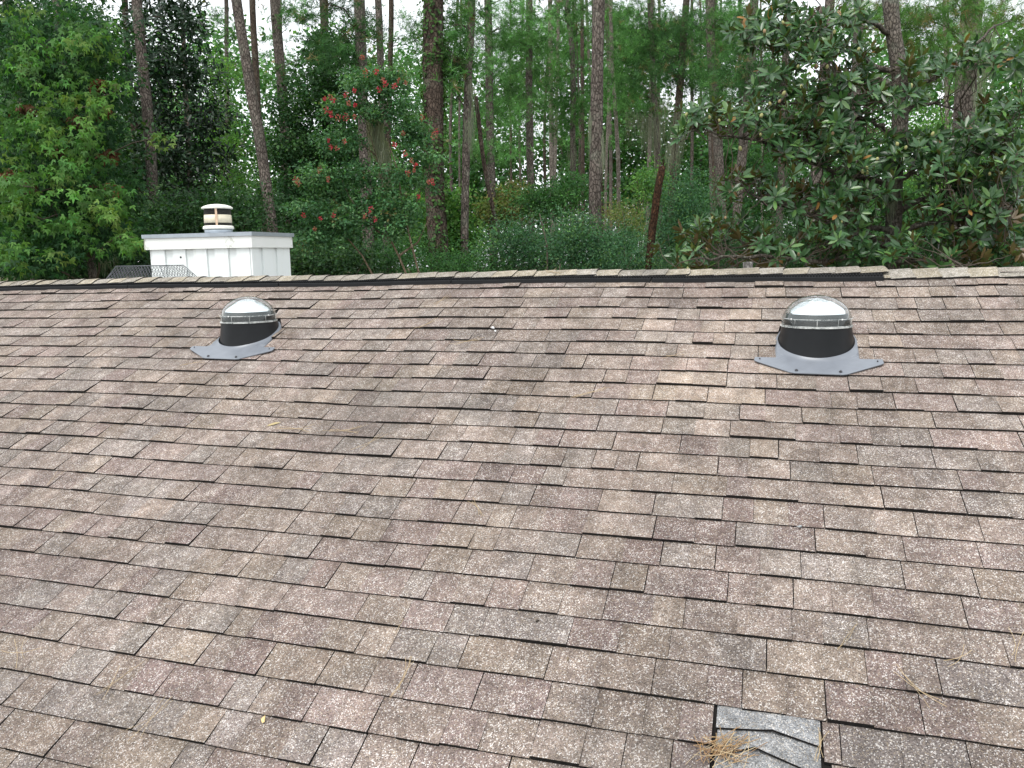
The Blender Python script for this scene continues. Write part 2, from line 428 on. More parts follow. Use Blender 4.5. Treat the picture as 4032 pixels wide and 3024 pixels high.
for i in range(i_top, 39):
    Sb = S0-i*EXPO; Su = min(Sb+EXPO+.018, SR-.02)
    a = A0+.02+random.uniform(0, .25)
    while a < A1-.05:
        w1, w2 = random.uniform(.085, .165), random.uniform(.085, .165)
        if random.random() < .13: w2 = 0
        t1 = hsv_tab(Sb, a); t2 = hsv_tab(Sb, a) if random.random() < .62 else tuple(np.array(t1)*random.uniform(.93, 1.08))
        thick = random.random() < .5
        h1, h2 = (.0130, .0078) if thick else (.0078, .0130)
        if random.random() < .3: h1 = h2 = random.choice((.0078, .0100))
        if random.random() < .10: h1 += .005; h2 += .004           # lifted tab
        gap = random.uniform(.0020, .0038) if random.random() < .8 else .0012
        o1 = .0035*sin(a*1.7+i*2.1)+random.uniform(-.0015, .0015)
        o2 = o1+random.uniform(-.0012, .0012)-(.002 if h2 > h1 else 0)
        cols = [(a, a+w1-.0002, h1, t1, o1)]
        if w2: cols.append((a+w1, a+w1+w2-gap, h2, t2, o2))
        tabs.append((i, Sb, Su, cols)); a += w1+w2+(.0 if w2 else gap)
# the two courses below line 20 stop at the repair patch
def cut_patch(i, cols):
    if i not in (21, 22, 23): return cols
    r = []
    for (l, rr, hh, t, o) in cols:
        L, Rr = PATCH[0]-.010, PATCH[1]+.006
        if rr <= L or l >= Rr: r.append((l, rr, hh, t, o)); continue
        if l < L-.02: r.append((l, L, hh, t, o))
        if rr > Rr+.02: r.append((Rr, rr, hh, t, o))
    return r
tabs = [(i, Sb, Su, cut_patch(i, c)) for (i, Sb, Su, c) in tabs]
def pixof(p):
    d = np.asarray(p)-CAMP; z = d@FW
    return CX+F*(d@RT)/z, CY-F*(d@UP)/z, z
scored = []
for t in tabs:
    i, Sb, Su, cols = t
    if not cols: continue
    am = (cols[0][0]+cols[-1][1])/2
    x, y, z = pixof(R(am, Sb+.06))
    vis = z > .3 and -120 < x < 4150 and 1000 < y < 3120
    scored.append((z if vis else 99, t))
scored.sort(key=lambda q: q[0])
rest = MB(); nobj = 0
for z, (i, Sb, Su, cols) in scored:
    if nobj < 300 and z < 50:
        mb = MB()
        if tab_boxes(mb, cols, Su, Sb): mb.build('shingle', [M['shingle'], M['butt']], roof); nobj += 1
    else: tab_boxes(rest, cols, Su, Sb)
tag(rest.build('shingle_field', [M['shingle'], M['butt']], roof), kind='stuff')

# grey repair patch: three bent cap shingles stepping down the slope
pa, pb = PATCH
pc = (.25, .255, .262)
for k, (pts_l, kink, pts_r, Stop) in enumerate([((pa, 20.60), (.058, 20.53), (pb, 20.70), 19.86),
                                         ((pa+.004, 21.17), (.016, 20.99), (pb-.003, 21.36), 20.35),
                                         ((pa+.002, 21.90), (-.01, 21.65), (pb-.002, 22.2), 20.80),
                                         ((pa, 22.9), (-.03, 22.55), (pb, 23.1), 21.5)]):
    mb = MB(); base = .004
    mid_t = (pts_l[0]+.05+pts_r[0]-.03)/2 if k else .07
    # columns left, kink, right ; rows upper, butt
    top = []; 
    A = [pts_l[0], pts_l[0]+.02, kink[0]-.03, kink[0], kink[0]+.03, pts_r[0]-.03, pts_r[0]]
    lift = [.003, .006, .014, .018, .015, .009, .006]
    def butt(a_):
        if a_ <= kink[0]: return pts_l[1]+(kink[1]-pts_l[1])*((a_-pts_l[0])/(kink[0]-pts_l[0]))**1.5
        return kink[1]+(pts_r[1]-kink[1])*((a_-kink[0])/(pts_r[0]-kink[0]))
    vs = []
    for a_, l_ in zip(A, lift):
        ib = butt(a_); Sb = S0-ib*EXPO; Su = S0-Stop*EXPO
        vs += [R(a_, Su, .0015+(l_*.25 if k else 0)), R(a_, Sb, base+l_+.006), R(a_, Su, -.003), R(a_, Sb, base+l_-.002)]
    fs = []; ms = []
    for j in range(len(A)-1):
        b = 4*j; fs += [(b+1, b+5, b+4, b), (b+3, b+7, b+5, b+1), (b+2, b+6, b+7, b+3)]; ms += [0, 1, 1]
    fs += [(0, 2, 3, 1), (len(vs)-4, len(vs)-3, len(vs)-1, len(vs)-2)]; ms += [1, 1]
    mb.add(vs, fs, ms, tuple(np.array(pc)*random.uniform(.95, 1.05)))
    o = mb.build('patch_shingle', [M['shingle'], M['butt']], roof); o['label'] = 'newer blue-grey repair shingle bent over a bump'

# ridge: plain caps right of the vent, raised vent strip with caps left of it
AV = .612
def cap_piece(a0, a1, lift, half, col, slope=1.0, flat=.016):
    mb = MB(); seg = 5; vs = []; n = 2*seg+1
    rows = []
    for (aa, dz) in ((a0, .0), (a1, .006)):
        row = []
        for j in range(n):
            t = (j-seg)/seg; y = t*half
            drop = abs(y)*tan(TH)*slope; drop = math.sqrt(drop*drop+flat*flat)-flat*.6
            row.append((aa+.008*sin(3*t+aa*7), YR+y*cos(TH)*1.0, ZR+float(sag(aa, SR))+lift+dz-drop))
        rows.append(row)
    vs = rows[0]+rows[1]+[(x, y, z-.006) for x, y, z in rows[0]]+[(x, y, z-.006) for x, y, z in rows[1]]
    fs = []; ms = []
    for j in range(n-1):
        fs.append((j, n+j, n+j+1, j+1)); ms.append(0)
        fs.append((2*n+j, 2*n+j+1, 3*n+j+1, 3*n+j)); ms.append(1)
        fs.append((n+j, 3*n+j, 3*n+j+1, n+j+1)); ms.append(1)
        fs.append((j, j+1, 2*n+j+1, 2*n+j)); ms.append(1)
    fs += [(0, 2*n, 3*n, n), (n-1, 2*n-1, 4*n-1, 3*n-1)]; ms += [1, 1]
    mb.add(vs, fs, ms, col)
    return mb.build('ridge_cap', [M['shingle'], M['butt']], roof)
def capcol():
    c = np.array(random.choice([(.30, .262, .195), (.32, .28, .21), (.26, .232, .19), (.285, .26, .22)]))*random.uniform(.85, 1.1)
    return tuple(c)
a = AV+.012; k = 0
while a > A0:
    L = random.uniform(.118, .138)
    cap_piece(a-L-.016, a, .029+.002*sin(k*1.7), .108+random.uniform(-.006, .006), capcol(), 1.0, .02); a -= L; k += 1
a = A1
while a > AV-.1:
    L = random.uniform(.122, .132)
    cap_piece(a-L-.016, a, .010, .135, capcol(), .97, .014); a -= L
# ridge vent segments: black louvred strip on the front, plain on the back
a = AV-.004; k = 0
while a > A0:
    L = 1.215; a0 = max(a-L, A0)
    mb = MB()
    for sgn in (1, -1):
        def pt(aa, s_, h_):
            p = R(aa, SR-s_, h_)
            return p if sgn == 1 else np.array([p[0], 2*YR-p[1], p[2]])
        nseg = 8
        for j in range(nseg):
            b0, b1 = a0+.002+(a-a0-.004)*j/nseg, a0+.002+(a-a0-.004)*(j+1)/nseg
            mb.hexa([pt(b0, .140, .008), pt(b1, .140, .008), pt(b1, .02, .008), pt(b0, .02, .008),
                     pt(b0, .130, .025), pt(b1, .130, .025), pt(b1, .02, .025), pt(b0, .02, .025)])
            if sgn == 1:   # ribs behind the slot
                for q in range(10):
                    c0 = b0+(b1-b0)*q/10
                    mb.hexa([pt(c0, .118, .025), pt(c0+.006, .118, .025), pt(c0+.006, .10, .025), pt(c0, .10, .025),
                             pt(c0, .116, .034), pt(c0+.006, .116, .034), pt(c0+.006, .10, .034), pt(c0, .10, .034)])
    mb.build('ridge_vent', M['vent_plastic'], roof)
    a = a0-.002; k += 1

# ------------------------------------------------------------------ tubular skylights
def skylight(a0, label, first=None):
    root = empty('tubular_skylight', R(a0, SK_S), label, 'skylight', 'tubular skylights on the roof')
    wl = S_WING+.004; hgt = .0165
    # flashing plate outline (a, S) and the hole round the turret
    r_t, r_b = .155, .170
    z_ring = .083                                # ring height above the roof at the axis
    c = R(a0, SK_S, 0); c = np.array([c[0], c[1], c[2]])
    # outline sampled by angle for a ring-shaped sheet with a flared collar
    outl = [(-.182, wl), (-.182, wl-.089), (-.118, wl-.128), (-.100, wl-.132), (.100, wl-.138), (.118, wl-.134), (.182, wl-.095),
            (.182, wl), (.182, SK_S+.02), (.165, SK_S+.09), (.12, SK_S+.15), (0, SK_S+.19), (-.12, SK_S+.15), (-.165, SK_S+.09), (-.182, SK_S+.02)]
    wings = [[(-.182, wl), (-.272, wl), (-.275, wl-.028), (-.262, wl-.040), (-.182, wl-.089)], [(.182, wl), (.182, wl-.095), (.262, wl-.046), (.275, wl-.034), (.272, wl)]]
    def rad_at(ang):                             # turret foot on the plane of the roof, ellipse
        ca, sa = cos(ang), sin(ang)
        rb = r_b
        return (rb*ca, rb*sa/cos(TH))
    NSEG = 96; mb = MB()
    oc = np.array([0, SK_S])
    def hit(ang):                                # ray to outline
        d = np.array([cos(ang), sin(ang)]); best = None
        for j in range(len(outl)):
            p, q = np.array(outl[j])-oc, np.array(outl[(j+1) % len(outl)])-oc
            e = q-p; den = d[0]*e[1]-d[1]*e[0]
            if abs(den) < 1e-9: continue
            t = (p[0]*e[1]-p[1]*e[0])/den; u = (p[0]*d[1]-p[1]*d[0])/den
            if t > 0 and -1e-6 <= u <= 1+1e-6 and (best is None or t > best): best = t
        return d*best
    angs = sorted(set([2*pi*k/NSEG for k in range(NSEG)]+[math.atan2(p[1]-SK_S, p[0]) % (2*pi) for p in outl]))
    fl = [(0.0, .020), (.30, .006), (1.0, 0.0)]
    rows = []
    for ang in angs:
        o = hit(ang); i0 = np.array(rad_at(ang)); li = np.linalg.norm(i0); lo = np.linalg.norm(o)
        if lo < li+.006: o = o/lo*(li+.006); lo = li+.006
        dirv = o/lo; fw_ = min(.035, (lo-li)*.9)
        row = []
        low = 1.0 if o[1]+SK_S <= wl+.002 else 0.0
        for tt, hh in ((0, .010), (.25, .004), (.6, .001), (1.0, .0004)):
            q = i0+dirv*fw_*tt; hg = hgt-(hgt-.008)*min(1, max(0, (q[1]+SK_S-wl-.0)/.10))
            row.append(R(a0+q[0], SK_S+q[1], hg+hh))
        hg = hgt if low else .003
        row.append(R(a0+o[0], SK_S+o[1], hg)); row.append(R(a0+o[0], SK_S+o[1], hg-.004 if low else -.002))
        rows.append(row)
    n = len(rows); m_ = len(rows[0]); vs = [p for r in rows for p in r]; fs = []
    for i in range(n):
        j = (i+1) % n
        for k in range(m_-1): fs.append((i*m_+k, i*m_+k+1, j*m_+k+1, j*m_+k))
    mb.add(vs, fs, 0, (1, 1, 1), False)
    for wg in wings:
        k_ = len(wg); up_ = [R(a0+x, y, hgt) for x, y in wg]; lo_ = [R(a0+x, y, hgt-.004) for x, y in wg]
        mb.add(up_+lo_, [tuple(range(k_)), tuple(range(2*k_-1, k_-1, -1))]+[(q, k_+q, k_+(q+1) % k_, (q+1) % k_) for q in range(k_)])
    fo = mb.build('flashing', M['flange'], root)
    for q_, p in enumerate(fo.data.polygons): p.use_smooth = q_ < n*(m_-1) and q_ % (m_-1) < 3
    for q, (da, dS) in enumerate(((-.092, wl-.112), (.092, wl-.116), (-.250, wl-.018), (.250, wl-.022))):
        s_ = MB(); b = R(a0+da, dS, hgt+.001); big = .0075 if q < 2 else .0035
        s_.tube([b, b+N_RF*.002, b+N_RF*.0022, b+N_RF*.006], [big, big, big*.55, big*.5], 10)
        s_.build('screw', M['screw'], fo)
    # turret: tapered tube cut by the roof
    t = MB(); vs = []; S2 = 72; K = 5
    for i in range(S2):
        ang = 2*pi*i/S2; x, y = cos(ang), sin(ang)
        bx, by = r_b*1.0*x, r_b*1.0*y
        zb = by*tan(TH)+.010
        for k in range(K+1):
            u = k/K; z = zb+(z_ring-zb)*u; rr = r_b+(r_t-r_b)*u**.8
            if z_ring < zb: z = z_ring
            vs.append((c[0]+rr*x, c[1]+rr*y, c[2]+z))
    fs = []
    for i in range(S2):
        j = (i+1) % S2
        for k in range(K): fs.append((i*(K+1)+k, j*(K+1)+k, j*(K+1)+k+1, i*(K+1)+k+1))
    t.add(vs, fs, 0, (1, 1, 1), True); t.build('turret', M['turret'], root)
    zc = np.array([c[0], c[1], c[2]+z_ring])
    # inner collar, seen through the dome
    co_ = MB(); co_.lathe(zc, [(.147, -.02), (.147, .028), (.150, .028), (.150, .031), (.138, .032), (.137, .056), (.120, .057), (.120, -.02)], 48); co_.build('collar', M['collar'], root)
    # mirrored light-gathering cap under the dome
    rm = MB(); vs = []; nu, nv = 48, 10; fs = []
    for iu in range(nu):
        ang = 2*pi*iu/nu
        for iv in range(nv+1):
            u = iv/nv; r = .131*(1-u**1.5)**.62+.0005; wv = 1+.02*sin(ang*7+u*5)+.012*sin(ang*13-u*9)
            vs.append((zc[0]+r*cos(ang), zc[1]+r*sin(ang), zc[2]+.057+.070*u*wv))
    for iu in range(nu):
        for iv in range(nv):
            b = iu*(nv+1)+iv; c_ = ((iu+1) % nu)*(nv+1)+iv; fs.append((b, c_, c_+1, b+1))
    rm.add(vs, fs, 0, (1, 1, 1), True); rm.build('reflector', M['mirror'], root)
    # clear dome shell
    d = MB(); prof = [(.157, -.004), (.1565, .025), (.153, .045), (.145, .066), (.131, .087), (.111, .107), (.084, .124), (.054, .1355), (.026, .141), (.001, .1425)]
    d.lathe(zc, prof, 56); dome = d.build('dome', M['clear'], root)
    for (rr, zz, th) in ((.1595, -.002, .0028), (.1588, .0035, .0018), (.1582, .036, .0016)):
        r_ = MB(); r_.lathe(zc, [(rr+th*cos(q), zz+th*sin(q)) for q in np.linspace(0, 2*pi, 9)[:-1]], 56, close=True); r_.build('dome_ring', M['rim'], dome)
    vd = math.atan2(-c[1], -c[0])
    for dang in (-1.2, -.62, .02, .62, 1.2):
        r_ = MB(); a_ = vd+dang; p0 = zc+np.array([.1592*cos(a_), .1592*sin(a_), 0]); p1 = p0+np.array([0, 0, .034])
        r_.tube([p0, p1], .0011, 6); r_.build('dome_rib', M['rim'], dome)
    for dang in (-.75, .75):
        a_ = vd+dang; p0 = zc+np.array([.1588*cos(a_), .1588*sin(a_), .036]); o_ = np.array([cos(a_), sin(a_), 0])
        r_ = MB(); r_.tube([p0, p0+o_*.004], [.0042, .0036], 8); r_.build('dome_screw', M['whiteclip'], dome)
    return root
skylight(SKY_A[0], 'black tubular skylight with clear dome on the right, below the end of the ridge vent')
skylight(SKY_A[1], 'black tubular skylight with clear dome on the left, in front of the white chimney')

# ------------------------------------------------------------------ chimney chase behind the ridge
def az(x):                                       # world azimuth (left of +Y) of a pixel column at the ridge height
    d = FW*F + RT*(x-CX) - UP*(1000-CY); return d[0]/d[1]
CD = 7.1
cx0, cx1 = az(597)*CD, az(990)*CD
cy1 = cx1/az(1131)
def z_at(px, py, x, y):                          # height of the pixel on a vertical through (x, y)
    d = FW*F + RT*(px-CX) - UP*(py-CY); return ZC+d[2]/math.hypot(d[0], d[1])*math.hypot(x, y)
zt_trim, zb_trim, zt_cap = z_at(990, 926, cx1, CD), z_at(990, 975, cx1, CD), z_at(990, 913, cx1, CD)
zb = ZR-(cy1-YR)*.5-.4
ch = empty('chimney', ((cx0+cx1)/2, (CD+cy1)/2, zb), 'white boxed chimney with vertical boards and grey metal top behind the ridge', 'chimney')
b = MB(); b.box((cx0, CD, zb), (cx1, cy1, zb_trim+.05)); b.build('chimney_core', M['white_wood'], ch)
per = (cx1-cx0)/4.72
xx = cx1-per*.62
while xx > cx0-.2:
    l = max(xx, cx0-.0)
    bb = MB(); bb.box((max(xx, cx0), CD-.020, zb), (min(xx+per*.60, cx1+.018), CD-.0015, zb_trim+.03)); bb.build('board', M['white_wood'], ch)
    xx -= per
    if xx+per*.6 < cx0+.03: break
yy = CD+.03
for (y0, y1) in ((-.020, .10), (.17, .36), (.43, cy1-CD+.02)):
    bb = MB(); bb.box((cx1+.0015, CD+y0 if y0 > 0 else CD-.0198, zb), (cx1+.020, CD+y1, zb_trim+.03)); bb.build('board', M['white_wood'], ch)
bk = MB(); bk.box((cx0-.018, CD+.0, zb), (cx0-.0015, cy1, zb_trim+.03)); bk.build('board', M['white_wood'], ch)
hb_ = MB(); hx, hz = az(716)*(CD-.0), z_at(716, 1013, az(716)*CD, CD)
hb_.tube([(hx, CD-.0225, hz), (hx, CD-.0205, hz)], .011, 10); hb_.build('knot_hole', M['dark'], ch)
# trim boards, finely divided so that growth can sit at the ends
def trim_board(p0, p1, th, zlo, zhi, grow):
    mb = MB(); n = 24; p0 = np.array(p0); p1 = np.array(p1); d = (p1-p0); nrm = np.array([d[1], -d[0]])/np.linalg.norm(d)
    vs = []; cs = []; fs = []
    for j in range(n+1):
        t = j/n; p = p0+d*t; gq = grow(t)
        for (o_, z_) in ((0, zlo), (th, zlo), (th, zhi), (0, zhi)):
            vs.append((p[0]+nrm[0]*o_, p[1]+nrm[1]*o_, z_)); cs.append((gq, gq, gq))
    for j in range(n):
        for k in range(4): fs.append((j*4+k, j*4+(k+1) % 4, (j+1)*4+(k+1) % 4, (j+1)*4+k))
    fs += [(3, 2, 1, 0), (n*4, n*4+1, n*4+2, n*4+3)]
    mb.add(vs, fs, 0, cs); return mb.build('trim_board', M['trim'], ch)
ov = .046
trim_board((cx0-ov, CD-.022), (cx1+.045, CD-.022), .024, zb_trim, zt_trim, lambda t: .95*max(0, 1.25-t/.05)+.75*math.exp(-((t-.80)/.05)**2))
trim_board((cx1+.021, CD-.0215), (cx1+.021, cy1+ov), .0235, zb_trim+.001, zt_trim-.001, lambda t: .6*max(0, (t-.85)/.15)+.1)
trim_board((cx0-.021, cy1+ov), (cx0-.021, CD-.0215), .0235, zb_trim+.001, zt_trim-.001, lambda t: .3)
cp = MB(); cp.box((cx0-ov-.012, CD-.06, zt_trim-.006), (cx1+.060, cy1+.062, zt_cap)); cp.build('chimney_top', M['galv'], ch)
# flue cap: collar, ring, mesh, band, mesh, lid
fcx = (az(868)*(CD+.30)); fcy = CD+.30
def fz(py): return z_at(868, py, fcx, fcy)
pxm = math.hypot(fcx, fcy)*math.cos(math.atan2(868-CX, F))**0/ F * 1.0
dep = pixof((fcx, fcy, 5.4))[2]; rpx = dep/F
fm = MB(); fm.lathe((fcx, fcy, 0), [(.001, zt_cap-.002), (53*rpx, zt_cap-.002), (53*rpx, fz(902)), (.001, fz(902))], 32); 
flue = fm.build('flue_cap', M['galv'], ch)
def ring(name, m_, prof, seg=36):
    q = MB(); q.lathe((fcx, fcy, 0), [(r*rpx, fz(y)) for r, y in prof], seg); return q.build(name, m_, flue)
ring('base_ring', M['creamlid'], [(40, 903), (57, 903), (58.5, 899), (57, 892), (52, 889), (40, 889)])
ring('flue_pipe', M['dark'], [(34, 900), (34, 826)])
ring('lower_mesh_backing', M['dark'], [(47, 890), (46, 822)])
ring('band', M['cream'], [(49.5, 878.5), (52.5, 878), (51, 847), (48.5, 846.5)])
ring('lid', M['creamlid'], [(.5, 823), (57, 823.5), (59, 821), (58.5, 817.5), (50, 812), (34, 807), (16, 804.5), (.5, 804)])
def wiremesh(name, r0, y0, r1, y1, nx, ny, rad=.0016):
    q = MB(); z0, z1 = fz(y0), fz(y1)
    for s_ in (1, -1):
        for k in range(nx):
            pts = []
            for j in range(ny+1):
                t = j/ny; a_ = 2*pi*(k+s_*t*ny*.5)/nx; r_ = (r0+(r1-r0)*t)*rpx+.0012*s_
                pts.append((fcx+r_*cos(a_), fcy+r_*sin(a_), z0+(z1-z0)*t))
            q.tube(pts, rad, 4, cap=False)
    o = q.build(name, M['wire'], flue); return tag(o, kind='stuff')
wiremesh('upper_mesh', 49.5, 847, 48.5, 823, 64, 5); wiremesh('lower_mesh', 50.5, 889, 50, 878, 64, 3)
# tan strap riveted to the band, facing the camera
sa = math.atan2(-fcy, -fcx)-.10
q = MB(); vs = []
for y_ in (890, 878, 847, 823):
    for da in (-.075, .075):
        for off in (.002, .0045):
            r_ = (53 if y_ < 890 else 52)*rpx+off; vs.append((fcx+r_*cos(sa+da), fcy+r_*sin(sa+da), fz(y_)))
fs = []
for j in range(3):
    b_ = j*4; fs += [(b_+1, b_+3, b_+7, b_+5), (b_, b_+4, b_+6, b_+2), (b_, b_+1, b_+5, b_+4), (b_+2, b_+6, b_+7, b_+3)]
q.add(vs, fs); q.build('strap', M['strap'], flue)

# expanded-metal cage in front of the chimney, showing above the ridge
def wpt(px, py, Y):
    d = FW*F + RT*(px-CX) - UP*(py-CY); return CAMP+d/d[1]*Y
KY = 5.75
tl, tr_ = wpt(457, 1047, KY), wpt(628, 1047, KY)
zt = float((tl[2]+tr_[2])/2); zb_ = zt-.30
kx0, kx1 = tl[0], tr_[0]
dy = .30; spread = .24
kf = [(kx0-.5*spread-.06, KY-.16, zb_), (kx1+spread*1.05, KY-.16, zb_), (kx1+spread*1.05, KY+dy+.16, zb_), (kx0-.5*spread-.06, KY+dy+.16, zb_)]
kt = [(kx0, KY, zt), (kx1, KY, zt), (kx1, KY+dy, zt), (kx0, KY+dy, zt)]
cage = empty('mesh_cage', ((kx0+kx1)/2, KY+dy/2, zb_), 'dark expanded-metal mesh cage with sloping sides in front of the white chimney', 'mesh cage')
def lattice(p00, p10, p11, p01, cell_u, cell_v, rad=.0017):
    """diamond lattice clipped to a trapezium: lines in u-v space"""
    p00, p10, p11, p01 = [np.array(p, float) for p in (p00, p10, p11, p01)]
    Lu = max(np.linalg.norm(p10-p00), np.linalg.norm(p11-p01)); Lv = np.linalg.norm((p01+p11)/2-(p00+p10)/2)
    nu, nv = max(3, int(Lu/cell_u)), max(2, int(Lv/cell_v)); mb = MB()
    cen = (p00+p10)/2; ud = (p10-p00)/np.linalg.norm(p10-p00); vd_ = (p01+p11)/2-cen; 
    l0, r0 = (p00-cen)@ud, (p10-cen)@ud; c1 = (p01+p11)/2; l1, r1 = (p01-cen)@ud, (p11-cen)@ud
    off = (vd_@ud); vperp = vd_-ud*off
    us = np.arange(min(l0, l1)-Lv-cell_u, max(r0, r1)+Lv+cell_u, cell_u)
    def inside(u, t): return l0+(l1-l0)*t-1e-6 <= u <= r0+(r1-r0)*t+1e-6
    sl = cell_u*nv
    for s_ in (1, -1):
        for u0 in us:
            seg = [];
            for j in range(nv*2+1):
                t = j/(nv*2); u = u0+s_*sl*.5*t*1.0
                p = cen+ud*u+vperp*t
                if inside(u, t): seg.append(p)
                else:
                    if len(seg) > 1: mb.tube(seg, rad, 4, cap=False)
                    seg = []
            if len(seg) > 1: mb.tube(seg, rad, 4, cap=False)
    o = mb.build('mesh_panel', M['cagewire'], cage); tag(o, kind='stuff')
for (i, j) in ((0, 1), (1, 2), (2, 3), (3, 0)):
    lattice(kf[i], kf[j], kt[j], kt[i], .032, .019)
for (i, j) in ((0, 1), (1, 2), (2, 3), (3, 0)):
    e_ = MB(); e_.tube([kt[i], kt[j]], .003, 6); e_.build('edge_wire', M['cagewire'], cage)
    e_ = MB(); e_.tube([kf[i], kt[i]], .003, 6); e_.build('edge_wire', M['cagewire'], cage)

# ------------------------------------------------------------------ foliage tools
def unit(v): return v/(np.linalg.norm(v, axis=-1, keepdims=True)+1e-9)
T_DIA = (np.array([(0, 0, 0), (.45, -.5, .12), (1, 0, -.05), (.45, .5, .12)]), np.array([(0, 1, 2, 3)]))
T_OVAL = (np.array([(0, 0, 0), (.3, -.48, .1), (.72, -.36, .08), (1, 0, -.08), (.72, .36, .08), (.3, .48, .1)]), np.array([(0, 1, 2, 3), (0, 3, 4, 5)]))
def _star():
    v = []; f = []
    for k, (ang, l) in enumerate(((-62, .72), (0, 1.0), (62, .72))):
        a = radians(ang); d = np.array([cos(a), sin(a)]); s = np.array([-sin(a), cos(a)])
        for (u, w, h) in ((0, 0, 0), (.42, -.17, .03), (1, 0, -.10), (.42, .17, .03)):
            p = d*u*l+s*w; v.append((p[0], p[1], h))
        f.append((4*k, 4*k+1, 4*k+2, 4*k+3))
    return np.array(v), np.array(f)
T_STAR = _star()
_B, _T = (0, 0, 0), (1, 0, -.10)
T_MAG = (np.array([_B, (.28, -.44, .10), (.70, -.42, .05), _T, (.70, .42, .05), (.28, .44, .10), (.28, 0, -.02), (.70, 0, -.04)]),
         np.array([(0, 1, 6), (1, 7, 6), (1, 2, 7), (2, 3, 7), (0, 6, 5), (5, 6, 7), (5, 7, 4), (4, 7, 3)]))
T_NEED = (np.array([(0, -.5, 0), (0, .5, 0), (1, 0, 0)]), np.array([(0, 1, 2)]))
def leaves(name, pos, dirs, nrm, L, Wd, tpl, tints, material, parent, kind='stuff'):
    tv, tf = tpl; n = len(pos); k = len(tv)
    d = unit(dirs); s = unit(np.cross(nrm, d)); w = np.cross(d, s)
    L = np.broadcast_to(L, (n,)); Wd = np.broadcast_to(Wd, (n,))
    if tpl is T_STAR: Wd = L
    v = (pos[:, None, :] + d[:, None, :]*(tv[None, :, 0, None]*L[:, None, None]) + s[:, None, :]*(tv[None, :, 1, None]*Wd[:, None, None])
         + w[:, None, :]*(tv[None, :, 2, None]*Wd[:, None, None]))
    f = (tf[None, :, :]+(np.arange(n)*k)[:, None, None]).reshape(-1, tf.shape[1])
    me = np_mesh(name, v.reshape(-1, 3), f, [material], np.repeat(tints, k, axis=0))
    o = bpy.data.objects.new(name, me); link(o, parent)
    if kind: o['kind'] = kind
    return o
def rdir(n): return unit(rng.normal(size=(n, 3)))
def blob_sample(blobs, n, power=.45, soft=False):
    """blobs: (px, py, rx, ry, depth, depth radius[, weight]) -> n points in the world, and the blob of each"""
    b = np.array([list(q)+([1.0] if len(q) == 6 else []) for q in blobs], float)
    wt = b[:, 2]*b[:, 3]*b[:, 6]; idx = rng.choice(len(b), n, p=wt/wt.sum())
    u = rdir(n)*(rng.random(n)**power)[:, None]
    if soft: u = np.clip(rng.normal(size=(n, 3))*.52, -1.5, 1.5)
    B = b[idx]; px = B[:, 0]+B[:, 2]*u[:, 0]; py = B[:, 1]+B[:, 3]*u[:, 1]; d = B[:, 4]+B[:, 5]*u[:, 2]
    p = CAMP+(FW*F+RT*(px-CX)[:, None]-UP*(py-CY)[:, None])/F*d[:, None]
    return p, idx, u
def tints(base, n, var=.18, hue=.08):
    t = np.array(base)*(1+var*rng.normal(size=(n, 1)))*(1+hue*rng.normal(size=(n, 3)))
    return np.clip(t, .004, .9)
def broadleaf(name, blobs, ncl, per, rc, L, Wd, tpl, cols, material, parent, droop=.5, flat=.6, soft=False):
    """leaf clusters spread through blobs; cols: list of (weight, rgb)"""
    c, bi, u = blob_sample(blobs, ncl, .45, soft)
    out_d = unit(c-CAMP)
    cw = np.array([q[0] for q in cols], float); ci = rng.choice(len(cols), ncl, p=cw/cw.sum())
    ccol = np.array([q[1] for q in cols])[ci]*(1+.20*rng.normal(size=(ncl, 1)))
    n = ncl*per; ix = np.repeat(np.arange(ncl), per)
    r = rdir(n)*(rng.random(n)**.6)[:, None]*rc; r[:, 2] *= flat
    pos = c[ix]+r
    d = unit(r/rc+rdir(n)*.55+np.array([0, 0, -droop]))
    nr = unit(np.array([0, -.35, 1.0])+rdir(n)*.75)
    tt = np.clip(ccol[ix]*np.array([.86, 1.0, 1.10])*(1+.16*rng.normal(size=(n, 1)))*(1+.07*rng.normal(size=(n, 3))), .004, .9)
    ln = L*(.7+.6*rng.random(n))
    return leaves(name, pos, d, nr, ln, Wd/L*ln, tpl, tt, material, parent), c
